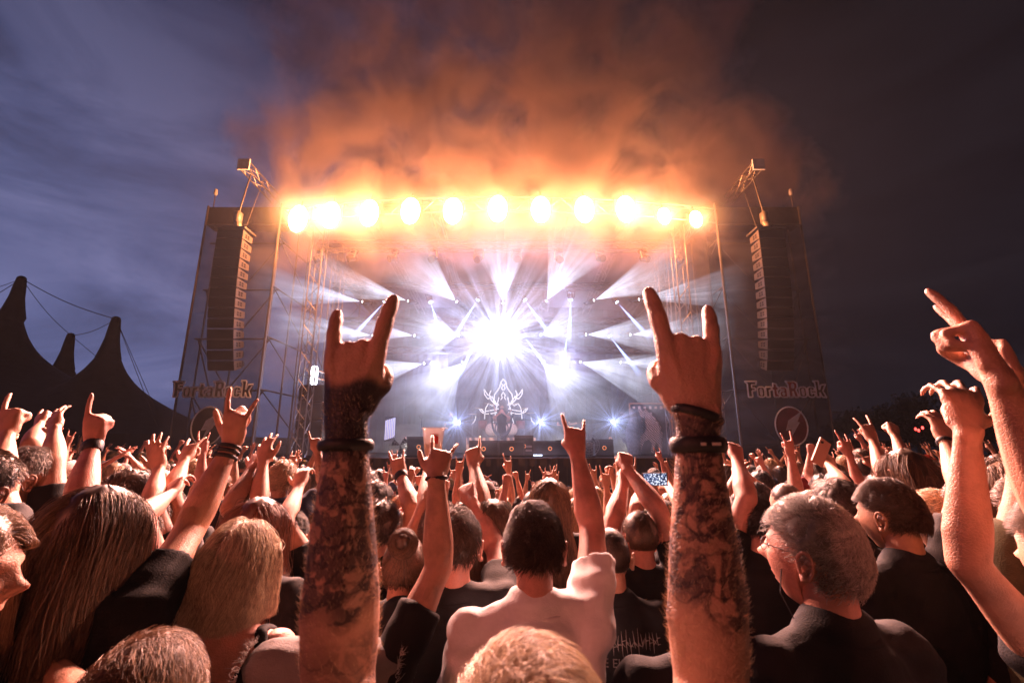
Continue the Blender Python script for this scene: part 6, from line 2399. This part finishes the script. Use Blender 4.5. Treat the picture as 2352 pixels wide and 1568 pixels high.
# backline and stage furniture
def cabinet(px, Y, w_, h_, d_, label, name='amplifier_cabinet', z=DZ, grp='cabinets and wedges along the stage'):
    r = empty(name, (on_stage(px, Y), Y, z), label=label, cat='amplifier', group=grp)
    Geo().box((0, 0, h_ / 2), (w_, d_, h_)).build('cabinet_shell', cab_m, r)
    Geo().box((0, -d_ / 2 - 0.008, h_ * 0.47), (w_ * 0.9, 0.016, h_ * 0.80)).build('grille', grille, r)
    c = [(0.055 * math.cos(a), -d_ / 2 - 0.02, h_ * 0.5 + 0.055 * math.sin(a)) for a in np.linspace(0, 2 * PI, 17)]
    Geo().poly(c, 0.012, 5).build('badge', mat('badge_orange', (0.9, 0.35, 0.12), 0.4, emit=(1, 0.35, 0.12), emit_s=0.8), r)
    return r


cabinet(965, 14.4, 0.75, 0.62, 0.5, 'black floor monitor cabinet with an orange badge below the cup')
cabinet(1112, 14.4, 0.9, 0.5, 0.5, 'black wedge with a round orange badge left under the drums')
cabinet(1175, 14.4, 0.8, 0.5, 0.5, 'black wedge with a round orange badge right under the drums')
r = cabinet(1203, 14.6, 0.6, 0.66, 0.5, 'square black rack case with lit meters right of the drums')
for zz in (0.2, 0.32):
    for xx in (-0.15, 0.15):
        Geo().box((xx, -0.275, zz), (0.2, 0.01, 0.06)).build('meter_panel', alu, r)
cabinet(1250 + 12, 15.4, 2.0 * .62, 0.5, 0.6, 'long low blue-lit cabinet right of the rack case')
cabinet(1318, 15.4, 1.2, 0.52, 0.6, 'long low blue-lit cabinet beside the stage fan')
cabinet(1385, 15.0, 0.6, 0.55, 0.5, 'black wedge with an orange badge at the right of the stage')
cabinet(932, 20.5, 1.3, 1.25, 0.6, 'tall guitar speaker stack at the back left', 'speaker_stack')
cabinet(1400, 20.5, 1.3, 1.25, 0.6, 'tall guitar speaker stack at the back right', 'speaker_stack')
# side speaker stacks
for px, lb, n0 in ((716, 'tall stack of black side speakers at the left edge of the stage', 4), (1612, 'tall stack of black side speakers at the right edge of the stage', 3)):
    r = empty('speaker_stack', (on_stage(px, 14.6), 14.6, DZ), label=lb, cat='speaker stack', group='side speaker stacks')
    for k in range(n0):
        bx = Geo().box((0, 0, 0.28 + k * 0.56), (0.85, 0.8, 0.545)).build('speaker_cabinet', cab_m, r)
        Geo().box((0, -0.41, 0.28 + k * 0.56), (0.78, 0.02, 0.48)).build('grille', grille, bx)
# lit follow lamp on the left stack
fx = empty('work_lamp', (on_stage(704, 14.4), 14.4, DZ + 2.55), label='bright white work lamp on a bracket above the left speaker stack', cat='lamp')
Geo().loft([(0, 0, -0.22), (0, 0, 0.22)], [0.11, 0.11], n=12, sub=1).build('lamp_globe', mat('lamp_globe', (1, 1, 1), 0.5, emit=(0.85, 0.9, 1), emit_s=7), fx, True)
Geo().bar((0, 0.1, -0.45), (0, 0.1, 0.5), 0.03).bar((0, 0.1, 0.2), (0.9, 0.3, -0.15), 0.025).bar((0, 0.1, -0.05), (0.9, 0.3, -0.35), 0.025).build('bracket', alu, fx)
# lit panel left
lp = empty('light_panel', (on_stage(893, 17.0), 17.0, DZ + 0.95), label='pale vertical light panel at the left back of the stage', cat='light panel')
Geo().box((0, 0, 0), (0.42, 0.05, 0.9)).build('panel_frame', black, lp)
for k in range(6):
    Geo().box((-0.16 + k * 0.064, -0.035, 0.02 * k - 0.05), (0.045, 0.02, 0.72)).build('light_strip', mat('strip_glow', (0.8, 0.85, 1), 0.5, emit=(0.5, 0.62, 1.0), emit_s=0.5), lp)
# stage fans
for px, lb in ((918, 'round wire stage fan at the left of the stage'), (1353, 'round wire stage fan at the right of the stage')):
    r = empty('stage_fan', (on_stage(px, 14.2), 14.2, DZ + 0.36), label=lb, cat='fan', group='stage fans')
    g = Geo()
    for rr in (0.1, 0.18, 0.26, 0.33):
        g.poly([(rr * math.cos(a), -0.06 + rr * 0.15, rr * math.sin(a)) for a in np.linspace(0, 2 * PI, 21)], 0.006, 4)
    for a in np.linspace(0, 2 * PI, 12, endpoint=False):
        g.bar((0, -0.06, 0), (0.33 * math.cos(a), -0.01, 0.33 * math.sin(a)), 0.005, 4)
    g.build('guard', alu, r)
    for k in range(3):
        a = k * 2 * PI / 3 + 0.3
        Geo().add([(0, 0, 0), (0.28 * math.cos(a), 0.03, 0.28 * math.sin(a)), (0.28 * math.cos(a + 0.8), -0.02, 0.28 * math.sin(a + 0.8)), (0.1 * math.cos(a + 0.9), -0.02, 0.1 * math.sin(a + 0.9))],
                  [(0, 1, 2, 3)]).build('blade', black, r)
    Geo().bar((0, 0.05, -0.36), (0, 0.05, 0), 0.03).bar((-0.2, 0.05, -0.34), (0.2, 0.05, -0.34), 0.03).build('foot', black, r)

# glowing line emblem above the drums
ey = 20.9
em = empty('neon_emblem', (on_stage(1156, ey), ey, P(1156, 1000, ey).z), label='white glowing line emblem with winged outline above the drummer', cat='emblem')
ez0 = em.location.z


def epx(x, y):
    q = P(x, y, ey)
    return (q.x - em.location.x, 0, q.z - ez0)


neon = mat('neon_white', (1, 1, 1), 0.5, emit=(0.95, 0.96, 1.0), emit_s=1.3)
half = [[(1156, 870), (1150, 878), (1148, 888), (1142, 898), (1136, 905), (1134, 920), (1140, 930), (1128, 918), (1124, 905), (1128, 896)],
        [(1146, 912), (1140, 938), (1136, 958), (1131, 975)],
        [(1112, 894), (1120, 906), (1130, 912), (1138, 922)], [(1112, 894), (1113, 906), (1121, 916), (1131, 910)],
        [(1146, 930), (1138, 924), (1131, 932), (1122, 926), (1116, 936), (1114, 948)], [(1114, 944), (1130, 942), (1145, 938)], [(1114, 950), (1126, 950), (1144, 946)],
        [(1114, 950), (1113, 962)], [(1100, 938), (1106, 946), (1112, 949), (1108, 941), (1100, 938)], [(1093, 955), (1091, 965), (1084, 974)],
        [(1156, 900), (1151, 908), (1154, 912), (1150, 918)], [(1150, 880), (1155, 884), (1152, 892), (1156, 896)]]
for st_ in half:
    for mir in (0, 1):
        pts = [epx(x if not mir else 2312 - x, y) for x, y in st_]
        Geo().poly(pts, 0.017, 5).build('glow_tube', neon, em)

# banner with a howling animal, ragged stand beside it
byy = 16.6
bn = empty('wolf_banner', (on_stage(1500, byy), byy, DZ), label='framed dark banner showing a pale wolf with raised head, right of the stage', cat='banner')
top_z = P(1500, 927, byy).z - DZ
bwid = 1.5
Geo().box((0, 0, top_z / 2), (bwid, 0.04, top_z)).build('banner_cloth', mat('banner_dark', (0.05, 0.05, 0.06), 0.8, 0, 0.6, 5), bn)
for a, b_ in (((-bwid / 2, -0.03, 0), (-bwid / 2, -0.03, top_z)), ((bwid / 2, -0.03, 0), (bwid / 2, -0.03, top_z)), ((-bwid / 2, -0.03, top_z), (bwid / 2, -0.03, top_z))):
    Geo().bar(a, b_, 0.03).build('frame_bar', mat('frame_copper', (0.4, 0.2, 0.12), 0.5), bn)
wolf = [(-.50, .93), (-.42, .97), (-.30, .90), (-.22, .95), (-.12, .86), (.02, .88), (.0, .80), (.16, .76), (.12, .70), (.26, .66), (.20, .60), (.34, .55), (.27, .50), (.38, .43), (.30, .38), (.36, .30),
        (.28, .22), (.30, .04), (.20, .02), (.16, .20), (.08, .24), (.02, .10), (-.02, .02), (-.12, .03), (-.06, .22), (-.16, .30), (-.34, .26), (-.44, .14), (-.50, .02), (-.60, .03), (-.54, .20), (-.48, .36),
        (-.30, .44), (-.20, .52), (-.26, .64), (-.30, .74), (-.44, .80)]
bmx = bmesh.new()
vs = [bmx.verts.new((x * 0.95 + 0.03, -0.035, z * top_z * 0.92 + 0.05)) for x, z in wolf]
fc = bmx.faces.new(vs)
bmesh.ops.triangulate(bmx, faces=[fc])
me = bpy.data.meshes.new('wolf_print')
bmx.to_mesh(me)
bmx.free()
wm = bpy.data.materials.new('wolf_print')
wm.use_nodes = True
t = NT(wm.node_tree)
tcn = t.n('ShaderNodeTexCoord')
wv = t.n('ShaderNodeTexWave', i_Scale=7.0, i_Distortion=6.0, i_Detail=3.0)
wv.bands_direction = 'DIAGONAL'
t.link(tcn.outputs['Object'], wv.inputs['Vector'])
b = t.n('ShaderNodeBsdfPrincipled', i_Roughness=0.8)
t.link(t.ramp(wv.outputs['Fac'], [(0.25, (0.10, 0.07, 0.07)), (0.7, (0.62, 0.50, 0.48))]), b.inputs['Base Color'])
o = t.n('ShaderNodeOutputMaterial')
t.link(b.outputs[0], o.inputs[0])
link_obj('wolf_print', me, bn, wm)
for k in range(7):
    Geo().box((-0.6 + k * 0.2, -0.035, top_z - 0.14), (0.09, 0.01, 0.08 + 0.03 * (k % 2))).build('pale_mark', pr_wh, bn)
rs = empty('ragged_prop', (on_stage(1452, 16.3), 16.3, DZ), label='ragged grey tree-stump shaped stage prop left of the wolf banner', cat='stage prop')
g = Geo().loft([(0.1, 0, 0), (0.05, 0, 0.7), (0.12, 0, 1.3), (0.05, 0, 1.6)], [(0.22, 0.12), (0.26, 0.12), (0.16, 0.09), (0.05, 0.04)], n=12, sub=4)
for k in range(9):
    a = r2.uniform(0.3, 1.4)
    g.loft([(0, 0, a), (-0.22 - 0.1 * r2.random(), 0.02, a + 0.15), (-0.30 - 0.12 * r2.random(), 0, a + 0.05 + 0.3 * r2.random())], [0.06, 0.04, 0.008], n=6, sub=2)
g.build('stump', mat('stump', (0.16, 0.14, 0.14), 0.8, 0, 0.5, 10, 0.02, 12), rs, True)
# low lit edge lamps
for k, px in enumerate((905, 1090, 1235, 1322)):
    r = empty('edge_lamp', (on_stage(px, 13.55), 13.55, DZ + 0.02), label='small blue-white lamp bar on the stage edge, %s from the left' % ORD[k], cat='lamp', group='lamp bars on the stage edge')
    Geo().box((0, 0, 0.05), (0.3, 0.1, 0.08)).build('lamp_body', black, r)
    Geo().box((0, -0.055, 0.055), (0.26, 0.01, 0.04)).build('lens', mat('edge_glow', (0.7, 0.8, 1), 0.5, emit=(0.6, 0.75, 1), emit_s=3), r)
# templates were only patterns
for r in tmpl_body:
    for ch in list(r.children):
        bpy.data.objects.remove(ch)
    bpy.data.objects.remove(r)
for cp in capt.values():
    for c in list(cp.children):
        bpy.data.objects.remove(c)
    bpy.data.objects.remove(cp)
for h in tmpl_hair:
    for c in list(h.children):
        bpy.data.objects.remove(c)
    bpy.data.objects.remove(h)
bpy.data.objects.remove(hroot)
for o in bpy.data.objects:
    for k in ('_hc', '_s', '_cap'):
        if k in o:
            del o[k]
